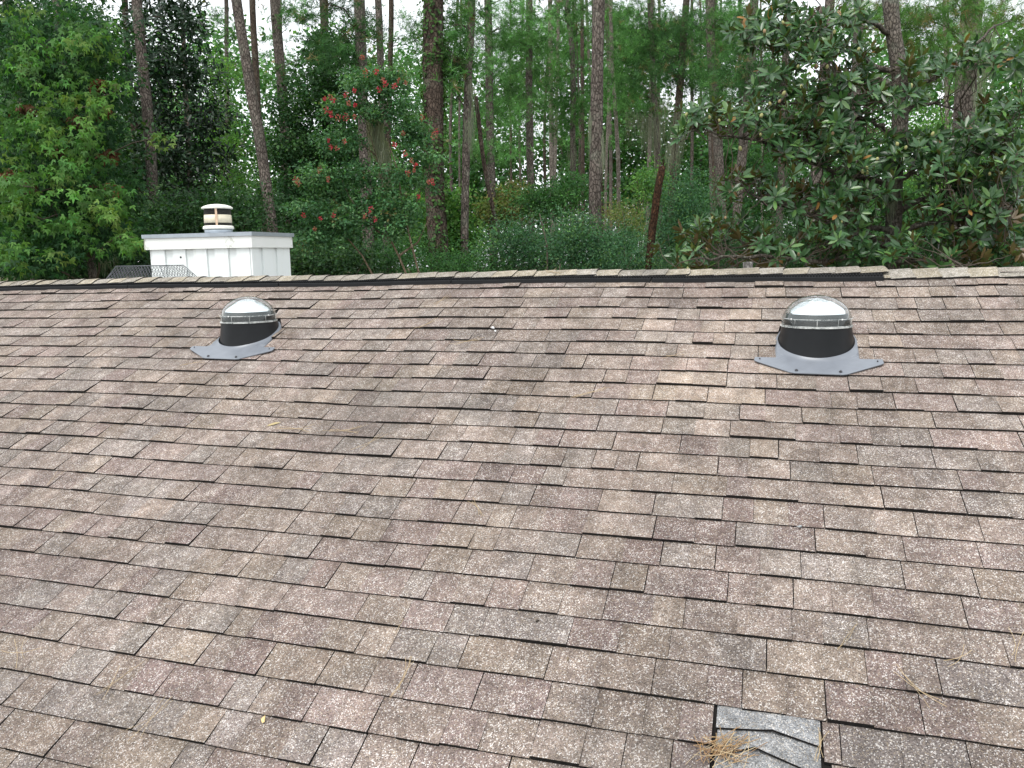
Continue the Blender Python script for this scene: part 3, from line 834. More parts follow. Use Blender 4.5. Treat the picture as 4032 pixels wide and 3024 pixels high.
def trunk(pts, wpx, d, material, parent, name='trunk', top=None, to_ground=True, seg=12, jit=.06, taper=.75, steps=26):
    """pixel polyline (top first) at depth d -> tapered trunk from the ground up"""
    pts = sorted(pts, key=lambda q: q[1])
    w = [P(x, y, d) for x, y in pts]                           # top ... bottom
    r = wpx*d/F/2
    if top is not None:
        s = (w[0]-w[1])/max(w[0][2]-w[1][2], .01); w.insert(0, w[0]+s*.8*(top-w[0][2])*np.array([1, 1, 0])+np.array([0, 0, top-w[0][2]]))
        w[0] = np.array([w[1][0]+s[0]*.6*(top-w[1][2]), w[1][1]+s[1]*.6*(top-w[1][2]), top])
    if to_ground:
        s = (w[-1]-w[-2])/max(w[-2][2]-w[-1][2], .01); h = w[-1][2]
        w.append(np.array([w[-1][0]+s[0]*h*.6, w[-1][1]+s[1]*h*.6, -.05]))
    w = np.array(w)[::-1]
    t = np.concatenate([[0], np.cumsum(np.linalg.norm(np.diff(w, axis=0), axis=1))]); t /= t[-1]
    q = np.linspace(0, 1, steps); c = np.stack([np.interp(q, t, w[:, k]) for k in range(3)], 1)
    for _ in range(2): c[1:-1] = (c[:-2]+2*c[1:-1]+c[2:])/4
    c[1:-1, :2] += rng.normal(size=(steps-2, 2))*r*.06
    zf = np.array([p[2] for p in c]); zm = CAMP[2]+4
    rad = [r*(1+.06-.5*(1-taper)*max(0, (z-zm))/10)*(1+.35*max(0, 1-z/.9)) for z in zf]
    rad = [max(x, r*.15) for x in rad]
    mb = MB(); mb.tube(c, rad, seg, jit=jit); mb.build(name, material, parent)
    return c
def limb_tube(mb, p0, p1, r0, r1, arch=.15, n=6, wob=.04):
    p0, p1 = np.array(p0), np.array(p1); L = np.linalg.norm(p1-p0); pts = []
    b = rng.normal(size=3)*wob*L
    for k in range(n):
        t = k/(n-1); p = p0+(p1-p0)*t; p = p+np.array([0, 0, arch*L*sin(pi*t)])+b*sin(pi*t)+rng.normal(size=3)*wob*.35*L*(0 < k < n-1)
        pts.append(p)
    mb.tube(pts, [r0+(r1-r0)*k/(n-1) for k in range(n)], 5, cap=True)
def limbs(cen, targets, r0, parent, material, name='branches', arch=.12, drop=.35):
    mb = MB()
    for t in targets:
        hd = np.linalg.norm(cen[:, :2]-t[:2], axis=1).min()
        zz = t[2]-drop*hd; k = int(np.argmin(abs(cen[:, 2]-zz))); limb_tube(mb, cen[k], t, r0, r0*.25, arch)
    if mb.n: tag(mb.build(name, material, parent), kind='stuff')
def pine_tufts(name, blobs, ntuft, parent, L=.2, wid=.005, per=26, cols=((1, (.07, .13, .035)),), axis_up=.5, hang=0.0):
    sub, bi, u = blob_sample(blobs, max(3, ntuft//8), .5, True)      # branch ends, each with a spray of tufts
    si = rng.integers(0, len(sub), ntuft); k_ = L/.22
    c = sub[si]+rng.normal(size=(ntuft, 3))*np.array([.24, .24, .12])*k_
    sb = (1+.42*rng.normal(size=(len(sub), 1)))[si]
    cw = np.array([q[0] for q in cols], float); ci = rng.choice(len(cols), ntuft, p=cw/cw.sum())
    ccol = np.array([q[1] for q in cols])[ci]*(1+.12*rng.normal(size=(ntuft, 1)))*np.clip(sb, .35, 1.9)
    ax = unit(rdir(ntuft)+np.array([0, 0, axis_up]))
    n = ntuft*per; ix = np.repeat(np.arange(ntuft), per)
    d = unit(ax[ix]*.55+rdir(n)*.85+np.array([0, 0, -hang]))
    pos = c[ix]-ax[ix]*(rng.random(n)*L*.7)[:, None]
    ln = L*(.65+.6*rng.random(n)); nr = rdir(n)
    tt = np.clip(ccol[ix]*np.array([.92, 1.04, 1.18])*(1+.15*rng.normal(size=(n, 1))), .004, .9)
    return leaves(name, pos, d, nr, ln, wid, T_NEED, tt, M['needle'], parent), c
def moss(blobs, n, parent, length=.5, wid=.005, col=(.20, .22, .165), seg=5, name='spanish_moss'):
    c, bi, u = blob_sample(blobs, n, .4)
    ln = length*(.35+.9*rng.random(n)**1.3)
    base = c; pts = []
    ph = rng.random((n, 2))*6.28; sw = rng.normal(size=(n, 2))*.05
    side = unit(np.concatenate([rng.normal(size=(n, 2)), np.zeros((n, 1))], 1))
    V = []
    for k in range(seg+1):
        t = k/seg; p = base.copy(); p[:, 2] -= ln*t
        p[:, 0] += ln*(sw[:, 0]*t+.035*np.sin(ph[:, 0]+t*7)); p[:, 1] += ln*(sw[:, 1]*t+.035*np.sin(ph[:, 1]+t*6))
        w_ = wid*(1-.7*t); V.append(p-side*w_); V.append(p+side*w_)
    V = np.stack(V, 1)                                      # n, 2(seg+1), 3
    f0 = np.array([(2*k, 2*k+1, 2*k+3, 2*k+2) for k in range(seg)])
    f = (f0[None]+(np.arange(n)*2*(seg+1))[:, None, None]).reshape(-1, 4)
    me = np_mesh(name, V.reshape(-1, 3), f, [M['moss']], np.repeat(tints(col, n, .2, .04), 2*(seg+1), axis=0))
    return tag(link(bpy.data.objects.new(name, me), parent), kind='stuff')
def c1(x, y): return (x*.6812, y*.6812)
def c2(x, y): return (1100+x*.6812, y*.6812)
def c3(x, y): return (2200+x*.6812, y*.6812)
def c4(x, y): return (2688+x*.6812, y*.6812)
def base_of(px, d): p = P(px, 1090, d); return (p[0], p[1], 0)

# ------------------------------------------------------------------ far wood: one mass of foliage behind everything
FARC = [(3, (.085, .185, .050)), (2, (.055, .130, .038)), (1.4, (.135, .235, .075)), (.3, (.15, .13, .06))]
fb = []
for k in range(240):
    x = -150+4400*rng.random(); y = 100+900*rng.random()**.8
    fb.append((x, y, 120+90*rng.random(), 60+60*rng.random(), 58+30*rng.random(), 5))
for k in range(160):
    x = -150+4400*rng.random(); y = 500+520*rng.random()**.9
    fb.append((x, y, 150+90*rng.random(), 80+60*rng.random(), 62+34*rng.random(), 5))
broadleaf('far_wood', fb, 21000, 12, 1.25, .42, .28, T_DIA, FARC, M['leaf'], None, .2, .7, True)
tag(bpy.data.objects['far_wood'], 'hazy mass of far green foliage closing the depth of the wood', 'foliage', kind='stuff')

# ------------------------------------------------------------------ pines
PG = [(3, (.055, .130, .034)), (2, (.080, .175, .045)), (1, (.11, .215, .055)), (.22, (.16, .115, .05))]
PGD = [(3, (.038, .090, .028)), (2, (.055, .120, .034)), (.3, (.14, .10, .045))]
PGB = [(3, (.095, .205, .055)), (2, (.13, .25, .07)), (1, (.055, .13, .036))]
def pine(pts, w, d, label, blobs=(), nt=0, cols=PG, bark='pine_bark', top=24, L=.22, wid=.016, nl=6, group='pine trunks behind the house', mossb=None, mossn=0, cat='tree', per=15, msl=.7):
    root = empty('pine_tree', base_of(pts[-1][0], d), label, cat, group)
    c = trunk(pts, w, d, M[bark], root, top=top)
    r = w*d/F/2
    # crown above the frame
    hi = [c[int(len(c)*q)] for q in (.80, .88, .95)]
    if blobs:
        b = [(*q[:4], d+(q[4] if len(q) > 4 else 0), 1.3) for q in blobs]
        o, cc = pine_tufts('crown', b, int(nt*2.2), root, L, wid, per, cols)
        limbs(c, cc[rng.choice(len(cc), min(nl, len(cc)), False)], max(.02, r*.16), root, M['dark_bark'])
    if top > 15:
        tc = c[-1]; mb_n = 160
        cen = tc+np.array([0, 0, -1.5])+rng.normal(size=(mb_n, 3))*np.array([1.6, 1.6, 1.5])
        pos = np.repeat(cen, 14, axis=0); n = len(pos)
        leaves('upper_crown', pos, unit(rdir(n)+np.array([0, 0, .3])), rdir(n), .35*(.7+.6*rng.random(n)), .022, T_NEED, tints((.06, .115, .035), n), M['needle'], root)
    if mossb: moss([(*q, d, .8) for q in mossb], mossn, root, msl)
    return root, c
pine([c1(45, 0), c1(75, 300), c1(110, 700), c1(160, 1200), c1(215, 1600)], 35, 24, 'slender pine trunk at the far left edge, half hidden by bright leaves')
pine([c1(790, 0), c1(810, 220), c1(830, 450), c1(868, 800), c1(885, 1000), c1(890, 1340)], 39, 23, 'straight brown pine trunk rising behind the left end of the white chimney', bark='pine_bark')
pine([c1(1360, 0), c1(1395, 200), c1(1430, 400), c1(1500, 800), c1(1550, 1100), c1(1580, 1330)], 40, 22, 'leaning scaly pine trunk rising behind the right end of the white chimney')
pine([c1(1460, 0), c1(1470, 300), c1(1490, 560), c1(1510, 900)], 25, 33, 'thinner dark pine trunk close behind the leaning trunk near the chimney', bark='dark_bark')
pine([c1(1590, 0), c1(1620, 380), c1(1650, 800)], 38, 28, 'upright pine trunk against white sky right of the leaning trunk', [(1168, 55, 90, 60), (1120, 300, 60, 50)], 110, PG)
pine([c1(1308, 0), c1(1310, 400), c1(1318, 880)], 17, 46, 'thin bare pine in the sky gap between chimney trunks', [(865, 136, 70, 60), (890, 260, 60, 50), (850, 60, 50, 40), (880, 420, 50, 60)], 150, PGB, L=.3, wid=.018)
pine([c1(1050, 0), c1(1070, 420), c1(1090, 900)], 18, 44, 'thin dark pine trunk seen through the dark magnolia', bark='dark_bark')
pine([c2(460, 0), c2(478, 300), c2(482, 700), c2(505, 1200), c2(530, 1600)], 41, 23, 'scaly pine trunk standing behind the red-flowered tree', [(1268, 40, 100, 60), (1304, 215, 80, 60), (1360, 270, 70, 50), (1400, 100, 60, 80)], 230, PGD)
pine([c2(570, 0), c2(580, 200), c2(590, 400), c2(600, 800)], 27, 32, 'pine trunk in the sky gap, left of a pair above the red flowers', [(1480, 140, 50, 50), (1450, 60, 40, 50)], 60, PG)
pine([c2(648, 0), c2(645, 250), c2(635, 500), c2(630, 830)], 20, 36, 'slim dark pine trunk in the sky gap, right of a pair above the red flowers', [(1604, 60, 60, 60), (1640, 170, 50, 50), (1577, 225, 50, 40), (1620, 300, 50, 50)], 150, PGB, 'dark_bark', L=.26, wid=.013)
big, bigc = pine([c2(885, 0), c2(888, 400), c2(893, 900), c2(905, 1200), c2(925, 1500)], 75, 19, 'thickest pine trunk, wrapped in climbing vine, right of the red flowers', bark='dark_bark')
n = 2300; k = rng.integers(0, len(bigc)-1, n*3); cc = bigc[k]+(bigc[k+1]-bigc[k])*rng.random((n*3, 1))
sel = (cc[:, 2] > 5) & (cc[:, 2] < 13); cc = cc[sel][:n]; aa = rng.random(len(cc))*2*pi
clumpy = np.sin(cc[:, 2]*2.1+aa)+np.sin(cc[:, 2]*.9-aa*2+1) > -.5; cc = cc[clumpy]; aa = aa[clumpy]
od = np.stack([np.cos(aa), np.sin(aa), np.zeros(len(aa))], 1); rr = .235+.10*rng.random((len(aa), 1))**2
leaves('vine', cc+od*rr, unit(od*.4+rdir(len(cc))*.5+np.array([0, 0, -.6])), unit(od+rdir(len(cc))*.5+np.array([0, 0, .5])), .085, .075, T_OVAL, tints((.055, .115, .03), len(cc), .3), M['leaf'], big)
pine([c2(1115, 0), c2(1095, 400), c2(1080, 800), c2(1072, 1200), c2(1068, 1590)], 29, 19.5, 'slim scaly pine trunk next to the vine-wrapped trunk, reaching the ridge', [(1780, 170, 80, 120), (1755, 300, 60, 80), (1820, 60, 70, 60)], 210, PG, mossb=[(1850, 470, 22, 60), (1855, 330, 15, 40)], mossn=260)
pine([c2(1205, 0), c2(1215, 500), c2(1220, 900), c2(1232, 1290)], 31, 27, 'grey pine trunk with a pale upper half, second from the vine-wrapped trunk', [(1917, 200, 110, 110), (1985, 60, 120, 80), (1950, 400, 110, 80), (1950, 600, 80, 60), (1880, 580, 60, 50)], 520, PGB, 'pine_bark', L=.24, wid=.011, nl=10)
pine([c2(1185, 970), c2(1215, 1130), c2(1250, 1280), c2(1285, 1450)], 16, 21, 'thin dead pine stem leaning right, low in the middle of the wood', top=9.2, bark='dark_bark')
pine([c2(1445, 0), c2(1440, 500), c2(1450, 990)], 27, 29, 'pine trunk with dark bare forked limbs at the top centre', [(2020, 200, 110, 110), (2040, 420, 90, 70), (2120, 150, 100, 100)], 430, PGB, L=.25, wid=.012, nl=12)
pine([c2(1655, 0), c2(1690, 200), c2(1700, 400), c2(1695, 1100)], 21, 33, 'slim pine trunk with side twigs left of the foreground scaly trunk', [(2190, 300, 110, 110), (2258, 410, 90, 80), (2155, 420, 80, 70), (2258, 60, 110, 80), (2200, 500, 60, 40)], 560, PG, L=.26, wid=.013, nl=12, mossb=[(2255, 600, 25, 60)], mossn=160)
pine([c2(1750, 150), c2(1752, 600), c2(1755, 1150)], 15, 40, 'narrow dark trunk just left of the foreground scaly trunk', bark='dark_bark', top=26)
pine([c2(1850, 0), c2(1843, 250), c2(1835, 500), c2(1825, 900), c2(1822, 1200), c2(1832, 1530)], 46, 18.5, 'broad foreground pine trunk with flaky plates in the right centre', mossb=[(2325, 480, 6, 80), (2375, 560, 8, 60)], mossn=120)
pine([c2(1570, 600), c2(1573, 850), c2(1578, 1170)], 19, 42, 'pale straight trunk in the lit gap at mid wood', bark='pale_bark', top=22)
pine([c2(1600, 740), c2(1590, 1000)], 14, 46, 'second pale trunk beside it in the lit gap', bark='pale_bark', top=22)
pine([c3(315, 480), c3(325, 620), c3(343, 850), c3(347, 1000), c3(345, 1190)], 15, 38, 'pale curved slender trunk right of the foreground scaly trunk', [(2438, 136, 80, 90), (2425, 400, 80, 50), (2400, 300, 50, 60)], 280, PGB, 'pale_bark', L=.28, wid=.014, nl=8)
pine([c3(285, 700), c3(275, 900), c3(270, 1160)], 11, 42, 'thinnest pale trunk just right of the foreground scaly trunk', bark='pale_bark', top=20)
pine([c3(525, 0), c3(545, 400), c3(560, 700), c3(578, 1000)], 22, 34, 'pine trunk hung with grey moss above the broken snag', [(2540, 100, 100, 90), (2506, 225, 100, 70), (2493, 340, 110, 50), (2527, 408, 90, 40), (2608, 170, 110, 110)], 700, PG, L=.26, wid=.013, nl=14, mossb=[(2510, 450, 60, 40), (2560, 470, 50, 70), (2590, 500, 30, 90), (2620, 400, 30, 60)], mossn=900, msl=1.1)
pine([c3(530, 680), c3(525, 850), c3(520, 1000)], 15, 44, 'short pale trunk left of the moss-hung pine', bark='pale_bark', top=20)
pine([c3(705, 480), c3(690, 620), c3(675, 800), c3(660, 1000)], 27, 30, 'dark vine-draped trunk leaning right behind the grey-green shrub', [(2622, 286, 120, 60), (2677, 136, 80, 80), (2710, 330, 50, 60), (2710, 80, 80, 60)], 420, PGD, 'dark_bark', L=.26, wid=.012, top=20, mossb=[(2670, 480, 35, 90), (2650, 590, 35, 60)], mossn=600, msl=1.0)
pine([c3(870, 0), c3(880, 300), c3(900, 600), c3(935, 1000)], 34, 27, 'pine trunk against white sky left of the big magnolia', [(2847, 100, 110, 90), (2779, 272, 70, 60), (2880, 200, 80, 80), (2868, 340, 90, 70), (2800, 380, 60, 40)], 420, PG, L=.25, wid=.011, nl=12)
pine([c3(1130, 0), c3(1100, 500), c3(1060, 900), c3(1030, 1200), c3(1015, 1420)], 33, 22, 'left-leaning pine trunk seen through the left branches of the big magnolia', [(2950, 306, 90, 90), (2960, 120, 80, 90), (2920, 450, 60, 50)], 260, PGD, L=.24, wid=.010)
pine([c4(600, 200), c4(590, 500), c4(570, 950)], 27, 29, 'pine trunk behind the upper left leaves of the magnolia')
pine([c4(855, 0), c4(820, 500), c4(790, 750), c4(770, 1000)], 38, 25, 'grey pine trunk behind the middle of the magnolia')
pine([c4(1015, 150), c4(1005, 450), c4(985, 900)], 36, 26, 'pine trunk close left of the magnolia stem')
rp, rpc = pine([c4(1680, 0), c4(1655, 300), c4(1630, 600), c4(1605, 1000), c4(1610, 1600)], 74, 17, 'thick moss-hung pine trunk at the right behind the magnolia', mossb=[(3870, 180, 60, 90), (3880, 110, 40, 60), (3850, 330, 30, 50)], mossn=600, msl=.7)
# near pine boughs at the top right, with browned needles
NP = [(4, (.070, .150, .032)), (2.6, (.105, .195, .042)), (.9, (.20, .15, .055)), (.4, (.22, .12, .045))]
nb = [(*c4(1150, 100), 105, 75, 14, 1), (*c4(1300, 130), 100, 65, 14, 1), (*c4(1450, 70), 100, 55, 13.5, 1), (*c4(1700, 30), 110, 50, 14, 1), (*c4(1870, 150), 80, 85, 14.5, 1),
      (*c4(1390, 270), 65, 80, 14.5, 1), (*c4(1490, 330), 60, 60, 15, 1), (*c4(1930, 60), 70, 60, 14, 1), (*c4(1420, 420), 60, 50, 15, 1), (*c4(1000, 60), 60, 40, 14, 1)]
o, cc = pine_tufts('near_bough', nb, 760, rp, .21, .0055, 30, NP, .2, .25); limbs(rpc, cc[rng.choice(len(cc), 7, False)], .022, rp, M['pine_bark'], drop=.1)
# far slender pines, alike
rg = np.random.default_rng(3)
for k in range(28):
    x = rg.uniform(1700, 3000) if k < 22 else rg.uniform(350, 4000); d = rg.uniform(48, 72)
    pine([(x+rg.normal()*12, 0), (x+rg.normal()*6, 500), (x, 1000)], rg.uniform(8, 14), d, 'far slender pine trunk among many in the depth of the wood',
         [(x+rg.normal()*60, rg.uniform(20, 420), 70, 60), (x+rg.normal()*60, rg.uniform(20, 300), 70, 60), (x+rg.normal()*40, rg.uniform(300, 600), 50, 50)], 80, PGB, ['pine_bark', 'dark_bark', 'pale_bark'][k % 3], 30, .45, .035, 4, 'far slender pines', per=16)
# broken snag
sg = empty('broken_snag', base_of(2561, 20), 'rotten red-brown broken trunk leaning in the shrubs', 'dead tree')
sc_ = trunk([c3(597, 965), c3(585, 1050), c3(560, 1180), c3(545, 1300), c3(525, 1480)], 25, 17.5, M['snag'], sg, top=None, steps=40, jit=.30, seg=10, taper=1.0)
mb = MB()
for k in range(7):
    p = sc_[-1]+np.array([rng.normal()*.03, rng.normal()*.03, -.05]); mb.tube([p, p+np.array([rng.normal()*.02+.01, 0, .12+.14*rng.random()])], [.018, .003], 4)
tag(mb.build('splintered_top', M['snag'], sg), kind='stuff')

# ------------------------------------------------------------------ left leafy tree
lt = empty('sweetgum_tree', base_of(300, 13), 'leafy tree with bright yellow-green drooping sprays filling the left edge', 'tree')
tc = trunk([c1(330, 0), c1(380, 500), c1(470, 1000), c1(500, 1250)], 30, 14.0, M['mag_bark'], lt, top=13)
tc2 = trunk([c1(60, 200), c1(130, 700), c1(170, 1100), c1(190, 1500)], 26, 15.0, M['mag_bark'], lt, name='second_stem', top=12)
LB = [(300, 110, 160, 120), (110, 250, 140, 110), (250, 400, 190, 130), (90, 560, 140, 120), (330, 520, 150, 100), (410, 340, 90, 100), (80, 800, 140, 130), (290, 700, 150, 110), (430, 770, 100, 100),
      (190, 930, 200, 100), (450, 920, 110, 80), (50, 60, 90, 90), (330, 850, 120, 80), (100, 1010, 160, 60), (380, 180, 80, 90)]
SPR = [(590, 545, 70, 30), (440, 840, 60, 40), (250, 700, 90, 30), (350, 650, 70, 30), (200, 560, 80, 30), (390, 420, 60, 40), (300, 160, 110, 40), (110, 480, 80, 40), (90, 690, 90, 40), (500, 960, 60, 40)]
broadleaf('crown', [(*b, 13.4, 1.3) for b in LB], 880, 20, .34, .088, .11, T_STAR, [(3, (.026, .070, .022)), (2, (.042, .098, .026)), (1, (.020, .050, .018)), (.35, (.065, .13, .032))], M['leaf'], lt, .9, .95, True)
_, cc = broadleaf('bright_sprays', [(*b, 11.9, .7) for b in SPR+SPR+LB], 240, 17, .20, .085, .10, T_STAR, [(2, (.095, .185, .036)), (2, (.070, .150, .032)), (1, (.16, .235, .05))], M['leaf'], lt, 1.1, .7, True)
broadleaf('withered_leaves', [(*c1(x, y), 22, 14, 12.4, .2) for x, y in ((570, 490), (130, 625), (590, 650), (430, 700), (640, 890), (160, 1070), (660, 1085), (540, 1070), (60, 1000), (310, 860))], 40, 10, .12, .11, .09, T_STAR, [(1, (.15, .05, .022)), (1, (.10, .042, .02))], M['leaf'], lt, 1.2, .6)
limbs(tc, cc[::9], .022, lt, M['twig']); moss([(*c1(350, 700), 40, 70, 14.2, .3), (*c1(520, 1150), 60, 90, 14.2, .4), (*c1(600, 1300), 40, 70, 14.2, .3)], 700, lt, .7)
# dark magnolia behind
dm = empty('magnolia_tree', base_of(720, 27), 'very dark magnolia between the two chimney pine trunks', 'tree')
tc = trunk([c1(720, 0), c1(740, 400), c1(790, 900)], 24, 28, M['dark_bark'], dm, top=17)
DB = [(640, 60, 190, 100), (600, 240, 160, 130), (740, 300, 150, 110), (700, 470, 170, 110), (830, 470, 120, 80), (690, 640, 190, 90), (850, 610, 90, 70), (560, 420, 110, 120), (760, 120, 60, 70), (560, 620, 120, 100), (730, 760, 180, 70)]
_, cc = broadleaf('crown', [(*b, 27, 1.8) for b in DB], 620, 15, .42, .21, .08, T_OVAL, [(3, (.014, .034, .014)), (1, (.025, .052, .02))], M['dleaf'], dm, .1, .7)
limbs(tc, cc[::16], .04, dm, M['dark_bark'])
# dense oak-like tree
ok = empty('oak_tree', base_of(1230, 26), 'dense dark green tree between the chimney and the red-flowered tree', 'tree')
tc = trunk([c1(1880, 300), c1(1885, 700), c1(1900, 1200)], 32, 26.5, M['dark_bark'], ok, top=14)
OB = [(1290, 190, 110, 90), (1270, 330, 130, 100), (1180, 430, 130, 90), (1350, 430, 90, 90), (1160, 590, 130, 90), (1300, 580, 140, 100), (1230, 740, 180, 110), (1110, 800, 100, 90), (1330, 880, 170, 110), (1180, 960, 170, 90)]
_, cc = broadleaf('crown', [(*b, 25.5, 1.6) for b in OB], 1500, 20, .36, .10, .07, T_OVAL, [(3, (.030, .072, .024)), (2, (.045, .095, .030)), (.7, (.065, .12, .035))], M['leaf'], ok, .3, .6)
limbs(tc, cc[::45], .03, ok, M['dark_bark'])
# crape myrtle
cr = empty('crape_myrtle', base_of(1540, 14.5), 'crape myrtle with scattered red flower clusters and slender pale stems', 'tree')
stems = [[(740, 1600), (690, 1480), (645, 1390), (640, 1250), (600, 1100), (560, 900), (500, 700)], [(812, 1600), (765, 1420), (735, 1290), (705, 1150), (690, 1000), (640, 850), (600, 700)], [(545, 1600), (480, 1480), (380, 1360), (280, 1250)],
         [(645, 1385), (560, 1330), (480, 1250), (400, 1130), (340, 980)], [(705, 1000), (710, 950), (665, 890)], [(735, 1290), (800, 1150), (850, 980), (880, 860)], [(560, 900), (460, 820), (350, 740)], [(690, 1480), (800, 1400), (870, 1250)]]
for q in stems:
    mb = MB(); pts = [P(*c2(x, y), 14.6+.15*math.sin(x)) for x, y in q]
    if q[0][1] >= 1600: pts.insert(0, np.array([pts[0][0]+.12, pts[0][1], 0]))
    r0 = .024 if q[0][1] >= 1380 else .014
    mb.tube(pts, [r0*(1-.75*k/(len(pts)-1)) for k in range(len(pts))], 7, jit=.08); mb.build('stem', M['crape_bark'], cr)
CB = [(1420, 320, 100, 55), (1520, 330, 110, 70), (1350, 420, 110, 60), (1560, 420, 90, 60), (1620, 520, 95, 70), (1680, 620, 60, 50), (1330, 555, 110, 60), (1260, 690, 120, 55), (1420, 690, 120, 60), (1590, 690, 80, 50), (1230, 820, 120, 60),
      (1380, 860, 130, 60), (1520, 790, 90, 60), (1250, 940, 110, 50), (1560, 880, 100, 60), (1680, 730, 50, 35), (1470, 440, 60, 40), (1640, 820, 60, 40)]
broadleaf('crown', [(*b, 14.4, .6) for b in CB], 1250, 18, .15, .058, .034, T_OVAL, [(3, (.055, .12, .045)), (2, (.085, .165, .062)), (1.4, (.13, .22, .085)), (.1, (.17, .14, .05))], M['leaf'], cr, .2, .7)
FLW = [(480, 330), (500, 420), (560, 415), (600, 465), (615, 490), (665, 500), (690, 465), (730, 480), (435, 525), (575, 515), (262, 573), (295, 560), (312, 578), (385, 550), (400, 597), (440, 608), (275, 640), (300, 660), (340, 680), (385, 678), (435, 675),
       (285, 810), (378, 818), (298, 852), (332, 857), (665, 835), (730, 885), (905, 762), (893, 787), (715, 770), (765, 930), (787, 955), (745, 998), (778, 985), (95, 1038), (112, 1060), (282, 1035), (230, 980), (140, 1245), (235, 1262), (310, 1245), (495, 1250), (530, 1215), (555, 1267), (205, 1325), (860, 1050), (885, 1052), (805, 1138), (825, 680)]
for j, (x, y) in enumerate(FLW):
    p = P(*c2(x, y), 13.75); n = 30; sz = .022+.024*random.random()
    r = rdir(n)*(rng.random((n, 1))**.5)*np.array([sz, sz, sz*1.35])
    pale = random.random() < .45
    leaves('flower_cluster', p+r, unit(r+rdir(n)*.02), rdir(n), .026, .022, T_DIA, tints((.44, .035, .075) if not pale else (.34, .10, .085), n, .3, .06), M['petal'], cr, None)
moss([(*c2(560, 690), 32, 45, 14.9, .25), (*c2(600, 860), 28, 50, 14.9, .25), (*c2(620, 960), 18, 40, 14.9, .2), (*c2(540, 620), 25, 30, 14.9, .2)], 1500, cr, .75, .005, (.36, .38, .29))

# ------------------------------------------------------------------ shrubs and small trees of the understorey
GREY = [(3, (.050, .115, .046)), (2, (.080, .155, .066)), (1.4, (.030, .075, .032)), (.7, (.12, .205, .06))]
MID = [(3, (.045, .110, .03)), (2, (.070, .155, .04)), (1, (.03, .075, .025))]
BRI = [(3, (.10, .205, .042)), (2, (.145, .25, .052)), (1, (.055, .13, .034))]
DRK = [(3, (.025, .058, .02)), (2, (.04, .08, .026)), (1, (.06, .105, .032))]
YEL = [(3, (.15, .18, .045)), (2, (.21, .17, .06)), (1, (.09, .13, .035))]
def shrub(label, blobs, d, cols, ncl, per=20, rc=.30, L=.062, Wd=.026, rd=1.0, stem=True, name='shrub', tpl=T_DIA, m='leaf', group='understorey shrubs'):
    root = empty(name, base_of(blobs[0][0], d), label, 'shrub', group)
    _, cc = broadleaf('foliage', [(*b, d, rd) for b in blobs], ncl, per, rc, L, Wd, tpl, cols, M[m], root, .1, .75, True)
    mb = MB(); b0 = np.array(base_of(blobs[0][0], d)); lo = np.percentile(cc[:, 2], 15)
    for k in range(5):
        t = cc[rng.integers(len(cc))]; limb_tube(mb, b0+rng.normal(size=3)*np.array([.15, .15, 0]), t, .045, .01, .05, 7, .03)
    mb.build('stems', M['twig'], root)
    return root
shrub('mid green shrub low behind the crape myrtle stems', [(1590, 1000, 130, 90), (1500, 1050, 110, 50)], 19, MID, 420)
shrub('bright green small tree at the foot of the vine-wrapped trunk', [(1740, 830, 110, 80), (1790, 960, 120, 80), (1680, 900, 80, 80)], 20.5, BRI, 520, L=.10, Wd=.055, tpl=T_OVAL)
shrub('dark shrub in front of the slim scaly trunk foot', [(1760, 1050, 130, 50), (1900, 1050, 110, 50)], 18, MID, 360)
shrub('yellow-green small tree between the slim trunk and the leaning dead stem', [(1970, 830, 90, 60), (2010, 780, 70, 50)], 27, YEL, 240, L=.11, Wd=.06)
shrub('grey-green shrub in the centre, right of the leaning dead stem', [(2040, 960, 130, 90), (2100, 1040, 130, 60)], 18.2, GREY, 620)
shrub('tall mid green shrub with palm-like leaves in the centre gap', [(2160, 790, 130, 60), (2250, 740, 80, 50)], 25, MID, 380, L=.10, Wd=.04)
shrub('grey-green shrub around the foot of the broad foreground trunk', [(2260, 940, 120, 90), (2330, 1030, 160, 60)], 17.2, GREY, 700)
shrub('yellowing shrub between the broad foreground trunk and the broken snag', [(2450, 850, 70, 45), (2500, 900, 60, 40)], 22, YEL, 200)
shrub('pale green shrub just left of the broken snag', [(2440, 980, 100, 80), (2540, 1050, 100, 40)], 18.5, GREY, 520)
shrub('leafy sapling behind the top of the broken snag', [(2560, 730, 60, 70)], 26, BRI, 150, L=.09, Wd=.05)
shrub('large rounded grey-green shrub right of the broken snag', [(2700, 800, 130, 120), (2760, 930, 160, 110), (2650, 950, 110, 120)], 20, GREY, 1250)
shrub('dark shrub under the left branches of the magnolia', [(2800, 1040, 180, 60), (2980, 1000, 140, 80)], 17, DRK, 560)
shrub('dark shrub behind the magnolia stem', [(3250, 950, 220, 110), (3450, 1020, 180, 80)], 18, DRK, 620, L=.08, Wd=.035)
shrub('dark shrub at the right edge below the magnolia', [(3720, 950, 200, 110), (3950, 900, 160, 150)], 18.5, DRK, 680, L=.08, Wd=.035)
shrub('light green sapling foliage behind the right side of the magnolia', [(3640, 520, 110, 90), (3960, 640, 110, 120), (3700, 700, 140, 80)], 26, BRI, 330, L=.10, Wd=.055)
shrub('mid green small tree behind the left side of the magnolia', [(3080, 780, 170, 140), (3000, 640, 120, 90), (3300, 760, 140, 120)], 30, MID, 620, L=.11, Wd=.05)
shrub('dark shrub left of the white chimney under the bright leaves', [(280, 1040, 260, 60), (450, 1000, 160, 90), (80, 1060, 120, 40)], 16, DRK, 620, L=.09, Wd=.045, tpl=T_OVAL)
